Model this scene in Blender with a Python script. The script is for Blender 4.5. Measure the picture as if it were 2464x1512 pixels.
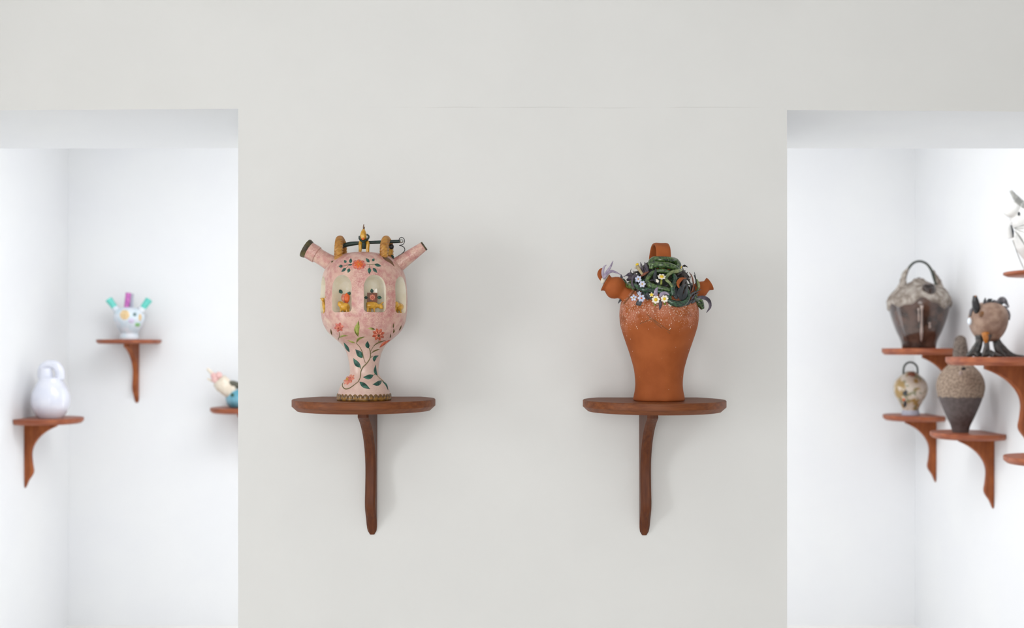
import bpy, bmesh, math, random
from mathutils import Vector, Matrix, noise as mnoise
random.seed(7)
for _o in list(bpy.data.objects):
    bpy.data.objects.remove(_o)
S = bpy.context.scene
COL = S.collection
PI = math.pi

# ------------------------------------------------------------------ camera
FPX, CX, HZ = 2395.6, 1232.0, 840.0          # focal length in pixels, principal column, horizon row
CAM = Vector((0.0, -2.5, 1.5))
cam = bpy.data.cameras.new('camera')
cam.sensor_width = 36.0
cam.lens = 35.0
cam.shift_y = (HZ - 756.0) / 2464.0
cam.clip_start = 0.05
cam.dof.use_dof = True
cam.dof.focus_distance = 2.36
cam.dof.aperture_fstop = 2.7
camo = bpy.data.objects.new('camera', cam)
camo.location = CAM
camo.rotation_euler = (PI / 2, 0, 0)
COL.objects.link(camo)
S.camera = camo

# ------------------------------------------------------------------ world, light, exposure
S.view_settings.view_transform = 'Standard'
S.view_settings.look = 'None'
S.view_settings.exposure = 0.0
S.view_settings.gamma = 1.0
S.view_settings.use_curve_mapping = False
world = bpy.data.worlds.new('sky')
S.world = world
world.use_nodes = True
world.node_tree.nodes['Background'].inputs[0].default_value = (0.85, 0.92, 1.0, 1)
world.node_tree.nodes['Background'].inputs[1].default_value = 1.0


def area(name, loc, rot, sx, sy, power, col):
    l = bpy.data.lights.new(name, 'AREA')
    l.shape = 'RECTANGLE'
    l.size, l.size_y = sx, sy
    l.energy = power
    l.color = col
    o = bpy.data.objects.new(name, l)
    o.location = loc
    o.rotation_euler = rot
    COL.objects.link(o)
    return o


# daylight entering through the windows of the front room and back wall; the skylight is an added fill lamp
area('window_daylight_side', (-3.41, -2.1, 1.45), (PI / 2, 0, -PI / 2), 1.0, 1.6, 66, (0.955, 0.982, 1.0))
area('window_daylight_rear', (-0.15, -4.22, 1.45), (PI / 2, 0, 0), 1.8, 1.6, 45, (1.0, 0.99, 0.97))
area('window_daylight_back', (-0.15, 3.02, 1.3), (PI / 2, 0, PI), 2.0, 1.9, 20, (1.0, 0.998, 0.998))
area('added_skylight_fill', (0.0, 0.95, 2.98), (0, 0, 0), 2.6, 0.8, 46, (1.0, 0.998, 0.998))  # added overhead fill, brightens the back wall and the floor bounce


# ------------------------------------------------------------------ pixel helpers
def ray(px, py):
    return Vector(((px - CX) / FPX, 1.0, (HZ - py) / FPX))


def at_y(px, py, Y):
    """point of the pixel's ray at world depth plane y = Y"""
    return CAM + ray(px, py) * (Y - CAM.y)


def on_plane(px, py, p0, n):
    d = ray(px, py)
    return CAM + d * ((p0 - CAM).dot(n) / d.dot(n))


class Rev:
    """surface of revolution about a vertical axis; prof = [(r, z world)] going upwards"""

    def __init__(self, ax, ay, prof):
        self.ax, self.ay = ax, ay
        self.prof = sorted(prof, key=lambda q: q[1])

    def R(self, z):
        P = self.prof
        if z <= P[0][1]:
            return P[0][0]
        if z >= P[-1][1]:
            return -0.02
        for (r0, z0), (r1, z1) in zip(P, P[1:]):
            if z <= z1:
                return r0 + (r1 - r0) * (z - z0) / max(1e-9, z1 - z0)

    def f(self, p):
        return math.hypot(p.x - self.ax, p.y - self.ay) - self.R(p.z)

    def hit(self, px, py):
        d = ray(px, py)
        c = self.ay - CAM.y
        best, bt = 1e9, c
        N = 260
        prev = None
        for i in range(N + 1):
            t = c - 0.16 + 0.2 * i / N
            v = self.f(CAM + d * t)
            if v < best:
                best, bt = v, t
            if v <= 0:
                lo, hi = t - 0.2 / N, t
                for _ in range(18):
                    m = (lo + hi) / 2
                    if self.f(CAM + d * m) > 0:
                        lo = m
                    else:
                        hi = m
                bt = hi
                break
        p = CAM + d * bt
        h = 0.002
        slope = (self.R(p.z + h) - self.R(p.z - h)) / (2 * h)
        slope = max(-3.0, min(3.0, slope))
        rad = Vector((p.x - self.ax, p.y - self.ay, 0))
        if rad.length < 1e-6:
            rad = Vector((0, -1, 0))
        rad.normalize()
        return p, Vector((rad.x, rad.y, -slope)).normalized()


def smooth_prof(prof, m=80):
    """Catmull-Rom resample of a profile given as [(r, z)]"""
    pts = [Vector((r, z, 0)) for r, z in prof]
    return [(max(0.0, v.x), v.y) for v in crom(pts, m)]


def crom(pts, m):
    pts = [Vector(p) for p in pts]
    if len(pts) < 3:
        return [pts[0].lerp(pts[-1], i / (m - 1)) for i in range(m)]
    L = [0.0]
    for a, b in zip(pts, pts[1:]):
        L.append(L[-1] + max((b - a).length, 1e-9))
    out = []
    for i in range(m):
        s = L[-1] * i / (m - 1)
        k = 0
        while k < len(pts) - 2 and s > L[k + 1]:
            k += 1
        u = (s - L[k]) / (L[k + 1] - L[k])
        p1, p2 = pts[k], pts[k + 1]
        p0 = pts[k - 1] if k > 0 else p1 * 2 - p2
        p3 = pts[k + 2] if k + 2 < len(pts) else p2 * 2 - p1
        l = L[k + 1] - L[k]
        l0 = L[k] - L[k - 1] if k > 0 else l
        l3 = L[k + 2] - L[k + 1] if k + 2 < len(pts) else l
        m1 = ((p2 - p1) / l * l0 + (p1 - p0) / l0 * l) / (l0 + l) * l
        m2 = ((p3 - p2) / l3 * l + (p2 - p1) / l * l3) / (l3 + l) * l
        u2, u3 = u * u, u * u * u
        out.append(p1 * (2 * u3 - 3 * u2 + 1) + m1 * (u3 - 2 * u2 + u) + p2 * (-2 * u3 + 3 * u2) + m2 * (u3 - u2))
    return out


def lerp_list(v, u):
    if not isinstance(v, (list, tuple)):
        return v
    x = u * (len(v) - 1)
    i = min(int(x), len(v) - 2)
    return v[i] + (v[i + 1] - v[i]) * (x - i)


# ------------------------------------------------------------------ mesh builders: all return (verts, faces)
def g_lathe(prof, seg=64, ax=0, ay=0):
    V, F = [], []
    idx = []
    for r, z in prof:
        if r < 1e-5:
            idx.append([len(V)])
            V.append(Vector((ax, ay, z)))
        else:
            idx.append(list(range(len(V), len(V) + seg)))
            for k in range(seg):
                a = 2 * PI * k / seg
                V.append(Vector((ax + r * math.cos(a), ay + r * math.sin(a), z)))
    for A, B in zip(idx, idx[1:]):
        for k in range(seg):
            k2 = (k + 1) % seg
            if len(A) == 1 and len(B) == 1:
                continue
            if len(A) == 1:
                F.append((A[0], B[k2], B[k]))
            elif len(B) == 1:
                F.append((A[k], A[k2], B[0]))
            else:
                F.append((A[k], A[k2], B[k2], B[k]))
    return V, F


def g_sweep(pts, w, t=None, up=None, n=10, m=None, twist=None, cap=True):
    """tube (w only) or flattened blade (w across, t thick, facing up) along pts"""
    if m is None:
        m = max(6, 5 * (len(pts) - 1) + 1)
    P = crom(pts, m)
    V, F = [], []
    N = None
    for i, p in enumerate(P):
        T = (P[min(i + 1, m - 1)] - P[max(i - 1, 0)])
        if T.length < 1e-9:
            T = Vector((0, 0, 1))
        T.normalize()
        if up is not None:
            B = T.cross(up)
            if B.length < 1e-4:
                B = T.orthogonal()
            B.normalize()
            Nn = B.cross(T)
        else:
            if N is None:
                N = T.orthogonal().normalized()
            N = (N - T * N.dot(T))
            if N.length < 1e-5:
                N = T.orthogonal()
            N.normalize()
            Nn = N
            B = T.cross(Nn)
        u = i / (m - 1)
        ww = lerp_list(w, u)
        tt = ww if t is None else lerp_list(t, u)
        for k in range(n):
            a = 2 * PI * k / n
            q = 1.0
            if twist:
                q = 1.0 + twist[1] * math.cos(twist[0] * a + twist[2] * u)
            V.append(p + B * (ww * q * math.cos(a)) + Nn * (tt * q * math.sin(a)))
    for i in range(m - 1):
        for k in range(n):
            k2 = (k + 1) % n
            F.append((i * n + k, i * n + k2, (i + 1) * n + k2, (i + 1) * n + k))
    if cap:
        F.append(tuple(range(n))[::-1])
        F.append(tuple(range((m - 1) * n, m * n)))
    return V, F


def g_ball(c, rx, ry=None, rz=None, seg=14, rings=9, rot=None):
    ry = rx if ry is None else ry
    rz = rx if rz is None else rz
    prof = [(math.sin(PI * i / rings), -math.cos(PI * i / rings)) for i in range(rings + 1)]
    prof[0] = (0, -1)
    prof[-1] = (0, 1)
    V, F = g_lathe(prof, seg)
    out = []
    for v in V:
        q = Vector((v.x * rx, v.y * ry, v.z * rz))
        if rot is not None:
            q = rot @ q
        out.append(Vector(c) + q)
    return out, F


def g_box(a, b):
    V = [Vector((x, y, z)) for z in (a[2], b[2]) for y in (a[1], b[1]) for x in (a[0], b[0])]
    F = [(0, 2, 3, 1), (4, 5, 7, 6), (0, 1, 5, 4), (2, 6, 7, 3), (0, 4, 6, 2), (1, 3, 7, 5)]
    return V, F


def g_spout(p0, p1, prof, seg=28):
    """lathe along the line p0 -> p1; prof = [(r, s)] with s along the axis in 0..1 (may run back for a hollow mouth)"""
    D = p1 - p0
    L = D.length
    T = D.normalized()
    A = T.orthogonal().normalized()
    B = T.cross(A)
    V, F = g_lathe(prof, seg)
    return [p0 + T * (v.z * L) + A * v.x + B * v.y for v in V], F


def join(*gs):
    V, F = [], []
    for v, f in gs:
        o = len(V)
        V += list(v)
        F += [tuple(i + o for i in q) for q in f]
    return V, F


# ------------------------------------------------------------------ objects
def thing(name, label, cat, loc, group=None):
    o = bpy.data.objects.new(name, None)
    o.empty_display_size = 0.05
    o.location = loc
    COL.objects.link(o)
    o['label'] = label
    o['category'] = cat
    if group:
        o['group'] = group
    return o


def root_loc(o):
    v = Vector((0, 0, 0))
    while o is not None:
        v += o.location
        o = o.parent
    return v


def obj(name, g, mat, parent=None, smooth=True, sharp=None, label=None, loc=None):
    V, F = g
    base = root_loc(parent) if parent else (Vector(loc) if loc else Vector((0, 0, 0)))
    me = bpy.data.meshes.new(name)
    me.from_pydata([tuple(v - base) for v in V], [], F)
    bm = bmesh.new()
    bm.from_mesh(me)
    bmesh.ops.recalc_face_normals(bm, faces=bm.faces)
    bm.to_mesh(me)
    bm.free()
    if smooth:
        me.shade_smooth()
        if sharp:
            me.set_sharp_from_angle(angle=math.radians(sharp))
    me.materials.append(mat)
    o = bpy.data.objects.new(name, me)
    COL.objects.link(o)
    if parent:
        o.parent = parent
    elif loc:
        o.location = loc
    if label:
        o['label'] = label
    return o


def struct(name, g, mat, parent=None, **k):
    o = obj(name, g, mat, parent, smooth=k.get('smooth', False))
    if not parent:
        o['kind'] = 'structure'
    return o


def remeshed(g, voxel):
    """fuse overlapping solids into one continuous skin"""
    me = bpy.data.meshes.new('tmp')
    me.from_pydata([tuple(v) for v in g[0]], [], g[1])
    bm = bmesh.new()
    bm.from_mesh(me)
    bmesh.ops.recalc_face_normals(bm, faces=bm.faces)
    bm.to_mesh(me)
    bm.free()
    o = bpy.data.objects.new('tmp', me)
    COL.objects.link(o)
    r = o.modifiers.new('r', 'REMESH')
    r.mode = 'VOXEL'
    r.voxel_size = voxel
    s = o.modifiers.new('s', 'SMOOTH')
    s.factor = 0.5
    s.iterations = 3
    dg = bpy.context.evaluated_depsgraph_get()
    e = o.evaluated_get(dg)
    m2 = e.to_mesh()
    V = [v.co.copy() for v in m2.vertices]
    F = [tuple(p.vertices) for p in m2.polygons]
    e.to_mesh_clear()
    bpy.data.objects.remove(o)
    bpy.data.meshes.remove(me)
    return V, F


# ------------------------------------------------------------------ materials
def lin(c):
    return tuple(((x / 255.0) / 12.92 if x / 255.0 <= 0.04045 else ((x / 255.0 + 0.055) / 1.055) ** 2.4) for x in c) + (1.0,)


def mat(name, c1, c2=None, scale=40.0, rough=0.5, bump=0.0, bscale=None, detail=4.0, stretch=None, coat=0.0, lo=0.4, hi=0.62, metal=0.0, spec=0.5):
    m = bpy.data.materials.new(name)
    m.use_nodes = True
    nt = m.node_tree
    b = nt.nodes['Principled BSDF']
    b.inputs['Roughness'].default_value = rough
    b.inputs['Metallic'].default_value = metal
    b.inputs['Specular IOR Level'].default_value = spec
    b.inputs['Coat Weight'].default_value = coat
    b.inputs['Coat Roughness'].default_value = 0.12
    b.inputs['Base Color'].default_value = lin(c1)
    if c2 is not None or bump:
        tc = nt.nodes.new('ShaderNodeTexCoord')
        mp = nt.nodes.new('ShaderNodeMapping')
        nt.links.new(tc.outputs['Object'], mp.inputs['Vector'])
        if stretch:
            mp.inputs['Scale'].default_value = stretch
        m['map'] = mp.name
    if c2 is not None:
        n = nt.nodes.new('ShaderNodeTexNoise')
        n.inputs['Scale'].default_value = scale
        n.inputs['Detail'].default_value = detail
        nt.links.new(mp.outputs[0], n.inputs['Vector'])
        r = nt.nodes.new('ShaderNodeValToRGB')
        r.color_ramp.elements[0].position = lo
        r.color_ramp.elements[1].position = hi
        r.color_ramp.elements[0].color = lin(c1)
        r.color_ramp.elements[1].color = lin(c2)
        nt.links.new(n.outputs['Fac'], r.inputs['Fac'])
        nt.links.new(r.outputs[0], b.inputs['Base Color'])
    if bump:
        n2 = nt.nodes.new('ShaderNodeTexNoise')
        n2.inputs['Scale'].default_value = bscale or scale
        n2.inputs['Detail'].default_value = 3
        nt.links.new(mp.outputs[0], n2.inputs['Vector'])
        bp = nt.nodes.new('ShaderNodeBump')
        bp.inputs['Strength'].default_value = bump
        bp.inputs['Distance'].default_value = 0.002
        nt.links.new(n2.outputs['Fac'], bp.inputs['Height'])
        nt.links.new(bp.outputs[0], b.inputs['Normal'])
    return m


def overlay(m, col, factor_socket):
    """mix a further colour over the base colour of m"""
    nt = m.node_tree
    b = nt.nodes['Principled BSDF']
    mx = nt.nodes.new('ShaderNodeMix')
    mx.data_type = 'RGBA'
    src = b.inputs['Base Color'].links
    if src:
        nt.links.new(src[0].from_socket, mx.inputs[6])
    else:
        mx.inputs[6].default_value = b.inputs['Base Color'].default_value
    if isinstance(col, tuple):
        mx.inputs[7].default_value = lin(col)
    nt.links.new(factor_socket, mx.inputs[0])
    nt.links.new(mx.outputs[2], b.inputs['Base Color'])


def n_math(nt, op, a, b=None, clamp=False):
    n = nt.nodes.new('ShaderNodeMath')
    n.operation = op
    n.use_clamp = clamp
    for i, v in enumerate((a, b)):
        if v is None:
            continue
        if isinstance(v, (int, float)):
            n.inputs[i].default_value = v
        else:
            nt.links.new(v, n.inputs[i])
    return n.outputs[0]


def n_range(nt, v, a, b):
    n = nt.nodes.new('ShaderNodeMapRange')
    n.interpolation_type = 'SMOOTHSTEP'
    nt.links.new(v, n.inputs['Value'])
    n.inputs['From Min'].default_value = a
    n.inputs['From Max'].default_value = b
    return n.outputs[0]


def n_noise(nt, scale, detail=3.0, vec=None):
    n = nt.nodes.new('ShaderNodeTexNoise')
    n.inputs['Scale'].default_value = scale
    n.inputs['Detail'].default_value = detail
    nt.links.new(vec, n.inputs['Vector'])
    return n.outputs['Fac']


def n_obj(nt):
    tc = nt.nodes.new('ShaderNodeTexCoord')
    sx = nt.nodes.new('ShaderNodeSeparateXYZ')
    nt.links.new(tc.outputs['Object'], sx.inputs[0])
    return tc.outputs['Object'], sx.outputs


M = {}
M['wall'] = mat('wall_paint_warm', (229, 228, 226), (231, 230, 228), scale=3, rough=0.85, bump=0.05, bscale=60, spec=0.2)
M['wall_back'] = mat('wall_paint_white', (236, 237, 239), (238, 239, 240), scale=3, rough=0.85, spec=0.2)
M['ceil'] = mat('ceiling_paint', (235, 235, 234), rough=0.9, spec=0.2)
M['floor'] = mat('pale_stone_floor', (240, 239, 236), (244, 243, 240), scale=6, rough=0.6)  # unseen floor, whitened to bounce light onto the soffits
M['floor_bounce'] = mat('front_bounce_floor', (228, 227, 224), (233, 232, 229), scale=6, rough=0.6)  # unseen front floor, colour raised to near white to bounce light upwards
M['frame'] = mat('window_paint', (232, 232, 230), rough=0.5)
M['wood'] = mat('mahogany', (100, 50, 23), (136, 77, 38), scale=12, spec=0.3, rough=0.5, detail=10, stretch=(0.8, 7, 12), lo=0.28, hi=0.74, bump=0.06, bscale=30)
M['wood_v'] = mat('mahogany_upright', (78, 38, 18), (112, 60, 30), scale=12, spec=0.3, rough=0.5, detail=10, stretch=(12, 8, 0.8), lo=0.28, hi=0.74, bump=0.06, bscale=30)
M['wood_lit'] = mat('mahogany_lit', (132, 66, 40), (164, 94, 60), scale=7, spec=0.4, rough=0.42, detail=8, stretch=(1.2, 4, 9), lo=0.36, hi=0.66)  # lighter copy of the wood; the back room's stronger light is in its colour
M['wood_lit_v'] = mat('mahogany_lit_upright', (130, 66, 30), (168, 94, 48), scale=7, spec=0.3, rough=0.5, detail=8, stretch=(5, 5, 1.2), lo=0.36, hi=0.66)  # bracket wood of the room behind, its stronger light put into the colour

# ------------------------------------------------------------------ the building
WT = 0.476                       # thickness of the wall with the two openings
XL, XR, YB, HC = -2.406, 2.185, 2.9, 3.0
PL, PR = (573 - CX) / FPX * 2.5, (1894 - CX) / FPX * 2.5
xs = [-2.9, -1.75, PL, PR, 1.75, 2.9]
hd = {0: (0, 0), 1: (2.0965, 2.099), 2: (2.1033, 2.100), 3: (2.1002, 2.100), 4: (2.093, 2.099), 5: (0, 0)}


def wall_with_openings():
    V, F = [], []
    idx = {}

    def v(i, lvl, back):
        k = (i, lvl, back)
        if k not in idx:
            z = 0.0 if lvl == 0 else HC if lvl == 2 else (hd[i][1 if back else 0] if i in (1, 2, 3, 4) else 2.1)
            idx[k] = len(V)
            V.append(Vector((xs[i], WT if back else 0.0, z)))
        return idx[k]
    for i in range(5):
        for l in range(2):
            if l == 0 and i in (1, 3):
                continue
            F.append((v(i, l, 0), v(i + 1, l, 0), v(i + 1, l + 1, 0), v(i, l + 1, 0)))
            F.append((v(i, l, 1), v(i, l + 1, 1), v(i + 1, l + 1, 1), v(i + 1, l, 1)))
    for i in (1, 3):
        F.append((v(i, 1, 0), v(i + 1, 1, 0), v(i + 1, 1, 1), v(i, 1, 1)))
    for i in (1, 2, 3, 4):
        F.append((v(i, 0, 0), v(i, 1, 0), v(i, 1, 1), v(i, 0, 1)))
    for i in range(5):
        F.append((v(i, 2, 0), v(i + 1, 2, 0), v(i + 1, 2, 1), v(i, 2, 1)))
    return V, F


wf = struct('wall_front', wall_with_openings(), M['wall'])
wf.data.materials.append(M['wall_back'])          # whiter colour on soffits, jambs and far face stands in for missing light
for pl in wf.data.polygons:
    if not (abs(pl.normal.y) > 0.9 and pl.center.y < 0.01):
        pl.material_index = 1
# faint hairline in the plaster above the pier, and a few pin holes beside the right-hand opening
nt = M['wall'].node_tree
vec, ox = n_obj(nt)
wob = n_math(nt, 'MULTIPLY', n_math(nt, 'SUBTRACT', n_noise(nt, 6.0, 2, vec), 0.5), 0.006)
dz = n_math(nt, 'ABSOLUTE', n_math(nt, 'SUBTRACT', n_math(nt, 'ADD', ox[2], wob), 2.107))
line = n_math(nt, 'SUBTRACT', 1.0, n_range(nt, dz, 0.0003, 0.0016))
inx = n_math(nt, 'MULTIPLY', n_range(nt, ox[0], -0.40, -0.25), n_math(nt, 'SUBTRACT', 1.0, n_range(nt, ox[0], 0.5, 0.68)))
fade = n_range(nt, n_noise(nt, 5.0, 2, vec), 0.40, 0.6)
crack = n_math(nt, 'MULTIPLY', n_math(nt, 'MULTIPLY', line, inx), n_math(nt, 'MULTIPLY', fade, 0.35))
overlay(M['wall'], (196, 193, 188), crack)

struct('wall_left', g_box((XL - 0.2, WT, 0), (XL, YB, HC)), M['wall_back'])
struct('wall_right', g_box((XR, WT, 0), (XR + 0.2, YB, HC)), M['wall_back'])
struct('floor', g_box((-3.5, 0.0, -0.1), (3.1, 3.2, 0.0)), M['floor'])
struct('floor_front', g_box((-3.5, -4.3, -0.1), (3.1, 0.0, 0.0)), M['floor_bounce'])
# ceiling with an opening for the added skylight over the room behind
sk = (-1.35, 0.53, 1.35, 1.37)
struct('ceiling', join(g_box((-3.5, -4.3, HC), (3.1, sk[1], HC + 0.1)), g_box((-3.5, sk[3], HC), (3.1, 3.1, HC + 0.1)),
                       g_box((-3.5, sk[1], HC), (sk[0], sk[3], HC + 0.1)), g_box((sk[2], sk[1], HC), (3.1, sk[3], HC + 0.1))), M['ceil'])


def holed_wall(axis, pos, thick, a0, a1, b0, b1, z0, z1):
    """wall slab along axis ('x' runs along x at y = pos) with one window hole b0..b1, z0..z1"""
    def bx(p, q, zz0, zz1):
        if axis == 'x':
            return g_box((p, pos - thick, zz0), (q, pos, zz1))
        return g_box((pos - thick, p, zz0), (pos, q, zz1))
    return join(bx(a0, b0, 0, HC), bx(b1, a1, 0, HC), bx(b0, b1, 0, z0), bx(b0, b1, z1, HC))


struct('wall_back', holed_wall('x', YB + 0.2, 0.2, XL - 0.2, XR + 0.2, -1.15, 0.85, 0.35, 2.25), M['wall_back'])
struct('wall_front_room_left', holed_wall('y', -2.72, 0.7, -4.2, 0.0, -2.6, -1.6, 0.65, 2.25), M['wall'])  # unseen wall, thickened so its deep reveal darkens the front wall's left end
struct('wall_front_room_right', g_box((2.72, -4.2, 0), (2.9, 0.0, HC)), M['wall'])
struct('wall_rear', holed_wall('x', -4.05, 0.18, -2.9, 2.9, -1.05, 0.75, 0.65, 2.25), M['wall'])


def window(name, axis, pos, b0, b1, z0, z1):
    w = struct(name, join(*[(g_box((p, pos - 0.1, a), (q, pos - 0.05, c)) if axis == 'x' else g_box((pos - 0.1, p, a), (pos - 0.05, q, c)))
                            for p, q, a, c in ((b0, b0 + 0.05, z0, z1), (b1 - 0.05, b1, z0, z1), (b0, b1, z0, z0 + 0.05), (b0, b1, z1 - 0.05, z1),
                                               ((b0 + b1) / 2 - 0.02, (b0 + b1) / 2 + 0.02, z0, z1))]), M['frame'])
    return w


window('window_1', 'y', -3.32, -2.6, -1.6, 0.65, 2.25)
window('window_2', 'x', -4.07, -1.05, 0.75, 0.65, 2.25)
window('window_3', 'x', 3.17, -1.15, 0.85, 0.35, 2.25)
struct('added_skylight_frame', join(g_box((sk[0], sk[1], HC + 0.04), (sk[2], sk[1] + 0.04, HC + 0.1)), g_box((sk[0], sk[3] - 0.04, HC + 0.04), (sk[2], sk[3], HC + 0.1)),
                        g_box((-0.02, sk[1], HC + 0.05), (0.02, sk[3], HC + 0.1))), M['frame'])  # frame of the added skylight, out of view

# ------------------------------------------------------------------ wall shelves
BR = [(0.157, 0.0), (0.157, -0.015), (0.132, -0.026), (0.104, -0.042), (0.083, -0.058), (0.067, -0.074), (0.052, -0.094), (0.041, -0.115),
      (0.035, -0.136), (0.033, -0.157), (0.035, -0.184), (0.038, -0.209), (0.042, -0.232), (0.041, -0.244), (0.032, -0.262), (0.020, -0.279), (0.003, -0.319)]


def shelf(label, wall_pt, out, ztop, pr=0.170, off=0.115, thick=0.027, bs=1.0, bw=0.026, bshift=0.0, lit=False, bz=None):
    """wall_pt: (x, y) on the wall; out: direction into the room"""
    out = Vector((out[0], out[1], 0)).normalized()
    side = Vector((-out.y, out.x, 0))
    base = Vector((wall_pt[0], wall_pt[1], ztop - thick))

    def W(s, d, z):
        return base + side * s + out * d + Vector((0, 0, z))
    t = thing('wall_shelf', label, 'shelf', base, 'round wooden wall shelves')
    # plate: a disc cut flat at the wall, chamfered below
    half = math.sqrt(pr * pr - off * off)
    a0 = math.atan2(-off, half)
    n = 72
    def outline(ins):
        P = []
        for i in range(n + 1):
            a = a0 + (PI - 2 * a0) * i / n
            P.append(((pr - ins) * math.cos(a), max(0.001, off + (pr - ins) * math.sin(a))))
        P[0] = (P[0][0], 0.001)
        P[-1] = (P[-1][0], 0.001)
        return P
    lev = [(0.012, 0.0), (0.0, 0.011 * thick / 0.027), (0.0, thick - 0.0015), (0.0015, thick)]
    V, F = [], []
    for ins, z in lev:
        V += [W(s, d, z) for s, d in outline(ins)]
    k = n + 1
    for l in range(len(lev) - 1):
        for i in range(k):
            j = (i + 1) % k
            F.append((l * k + i, l * k + j, (l + 1) * k + j, (l + 1) * k + i))
    F.append(tuple(range(k))[::-1])
    F.append(tuple(range((len(lev) - 1) * k, len(lev) * k)))
    obj('shelf_plate', (V, F), M['wood_lit' if lit else 'wood'], t, sharp=28)
    # bracket: scrolled profile, edges chamfered, foot rounded
    prof = [Vector((d * bs, z * (bz or bs), 0)) for d, z in BR]
    fine = prof[:2] + crom(prof[1:], 40)[1:]
    poly = [(0.001, 0.0)] + [(v.x, v.y) for v in fine]
    zmin = poly[-1][1]
    V, F = [], []
    cw = 0.005
    secs = [(-bw / 2, cw), (-bw / 2 + cw, 0.0), (bw / 2 - cw, 0.0), (bw / 2, cw)]
    for s, c in secs:
        for d, z in poly:
            narrow = 1.0
            h = z - zmin
            if h < 0.03:
                narrow = 0.42 + 0.58 * math.sqrt(max(0.0, 1 - (1 - h / 0.03) ** 2))
            dd = max(0.0015, d - c) if d > 0.0015 else d
            V.append(W(s * narrow + bshift, dd, z))
    k = len(poly)
    for l in range(3):
        for i in range(k - 1):
            F.append((l * k + i, l * k + i + 1, (l + 1) * k + i + 1, (l + 1) * k + i))
        F.append((l * k + k - 1, l * k, (l + 1) * k, (l + 1) * k + k - 1))
    F.append(tuple(range(k)))
    F.append(tuple(range(3 * k, 4 * k))[::-1])
    obj('bracket', (V, F), M['wood_lit_v' if lit else 'wood_v'], t, sharp=25)
    return t


ZS1, ZS2 = 1.380, 1.378
shelf('round dark wood shelf under the pink flowered jug', (-0.354, 0.0), (0, -1), ZS1, bshift=0.003)
shelf('round dark wood shelf under the terracotta jug covered in green coils', (0.340, 0.0), (0, -1), ZS2, bshift=-0.008)
ZL1, ZL2, ZL3 = 1.549, 1.159, 1.189
shelf('round wooden shelf carrying the white pot with turquoise spouts', (-2.034, YB), (0, -1), ZL1, pr=0.163, off=0.11, thick=0.022, lit=True)
shelf('round wooden shelf under the plain lavender-white jar', (XL, 4.92 - 2.5), (1, 0), ZL2, pr=0.165, off=0.112, lit=True)
shelf('round wooden shelf under the blue bowl with clay blossom', (-1.435, YB), (0, -1), ZL3, pr=0.163, off=0.11, lit=True)
ZR = {'b1': 1.503, 'a1': 1.159, 'a2': 1.121, 'n': 1.466, 'u': 1.799, 'l': 1.082}
shelf('deep wooden shelf under the large brown glazed jar with arched handle', (XR, 4.92 - 2.5), (-1, 0), ZR['b1'], pr=0.205, off=0.14, thick=0.032, lit=True)
shelf('small wooden shelf under the little cream and ochre jug', (XR, 5.135 - 2.5), (-1, 0), ZR['a1'], pr=0.158, off=0.105, lit=True)
shelf('small wooden shelf under the tall two-tone dark jar', (XR, 4.52 - 2.5), (-1, 0), ZR['a2'], pr=0.163, off=0.112, lit=True)
shelf('deep wooden shelf under the round pot on three clawed feet', (XR, 4.19 - 2.5), (-1, 0), ZR['n'], pr=0.205, off=0.138, thick=0.034, bs=1.24, bz=1.1, bw=0.034, lit=True)
shelf('high wooden shelf under the white animal jug', (XR, 3.845 - 2.5), (-1, 0), ZR['u'], pr=0.155, off=0.116, thick=0.015, lit=True)
shelf('lowest round wooden shelf, below the shelf of the clawed pot', (XR, 3.845 - 2.5), (-1, 0), ZR['l'], pr=0.155, off=0.116, lit=True)

# ------------------------------------------------------------------ pink flowered jug
M['pink'] = mat('pink_glaze', (217, 177, 162), (198, 140, 132), scale=80, rough=0.36, detail=10, lo=0.40, hi=0.66, bump=0.12, bscale=260, coat=0.2)
nt = M['pink'].node_tree
vec, ox = n_obj(nt)
patch = n_noise(nt, 16, 3, vec)
overlay(M['pink'], (178, 104, 106), n_math(nt, 'MULTIPLY', n_range(nt, n_noise(nt, 420, 6, vec), 0.38, 0.68), n_math(nt, 'MULTIPLY', n_range(nt, patch, 0.34, 0.62), 0.72)))
overlay(M['pink'], (228, 208, 182), n_math(nt, 'MULTIPLY', n_range(nt, n_noise(nt, 21, 6, vec), 0.52, 0.70), 0.5))
overlay(M['pink'], (224, 200, 186), n_math(nt, 'MULTIPLY', n_math(nt, 'SUBTRACT', 1.0, n_range(nt, ox[2], 0.10, 0.19)), 0.55))
M['cream'] = mat('cream_glaze', (246, 239, 224), (238, 228, 205), scale=30, rough=0.22, coat=0.5)
M['gold'] = mat('ochre_rope_glaze', (160, 102, 28), (200, 144, 58), scale=60, rough=0.32, coat=0.3)
M['ochre'] = mat('ochre_glaze', (196, 138, 22), (222, 170, 60), scale=90, rough=0.3, coat=0.4)
M['orange'] = mat('orange_glaze', (214, 88, 26), (226, 108, 40), scale=90, rough=0.35)
M['rose'] = mat('rose_petal', (188, 84, 74), (214, 128, 108), scale=160, rough=0.42)
M['rose_pale'] = mat('pale_rose_petal', (204, 112, 94), (226, 152, 124), scale=160, rough=0.42)
M['coral'] = mat('coral_petal', (170, 66, 44), (206, 108, 76), scale=170, rough=0.42)
M['yellow'] = mat('yellow_glaze', (226, 186, 24), (238, 206, 60), scale=120, rough=0.4)
M['leaf'] = mat('leaf_green', (20, 58, 52), (52, 112, 92), scale=110, rough=0.4, lo=0.4, hi=0.66)
M['olive'] = mat('olive_leaf', (128, 132, 44), (176, 182, 96), scale=70, rough=0.4)
M['olive_dark'] = mat('olive_dark', (74, 66, 20), (98, 86, 30), scale=70, rough=0.45)
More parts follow.
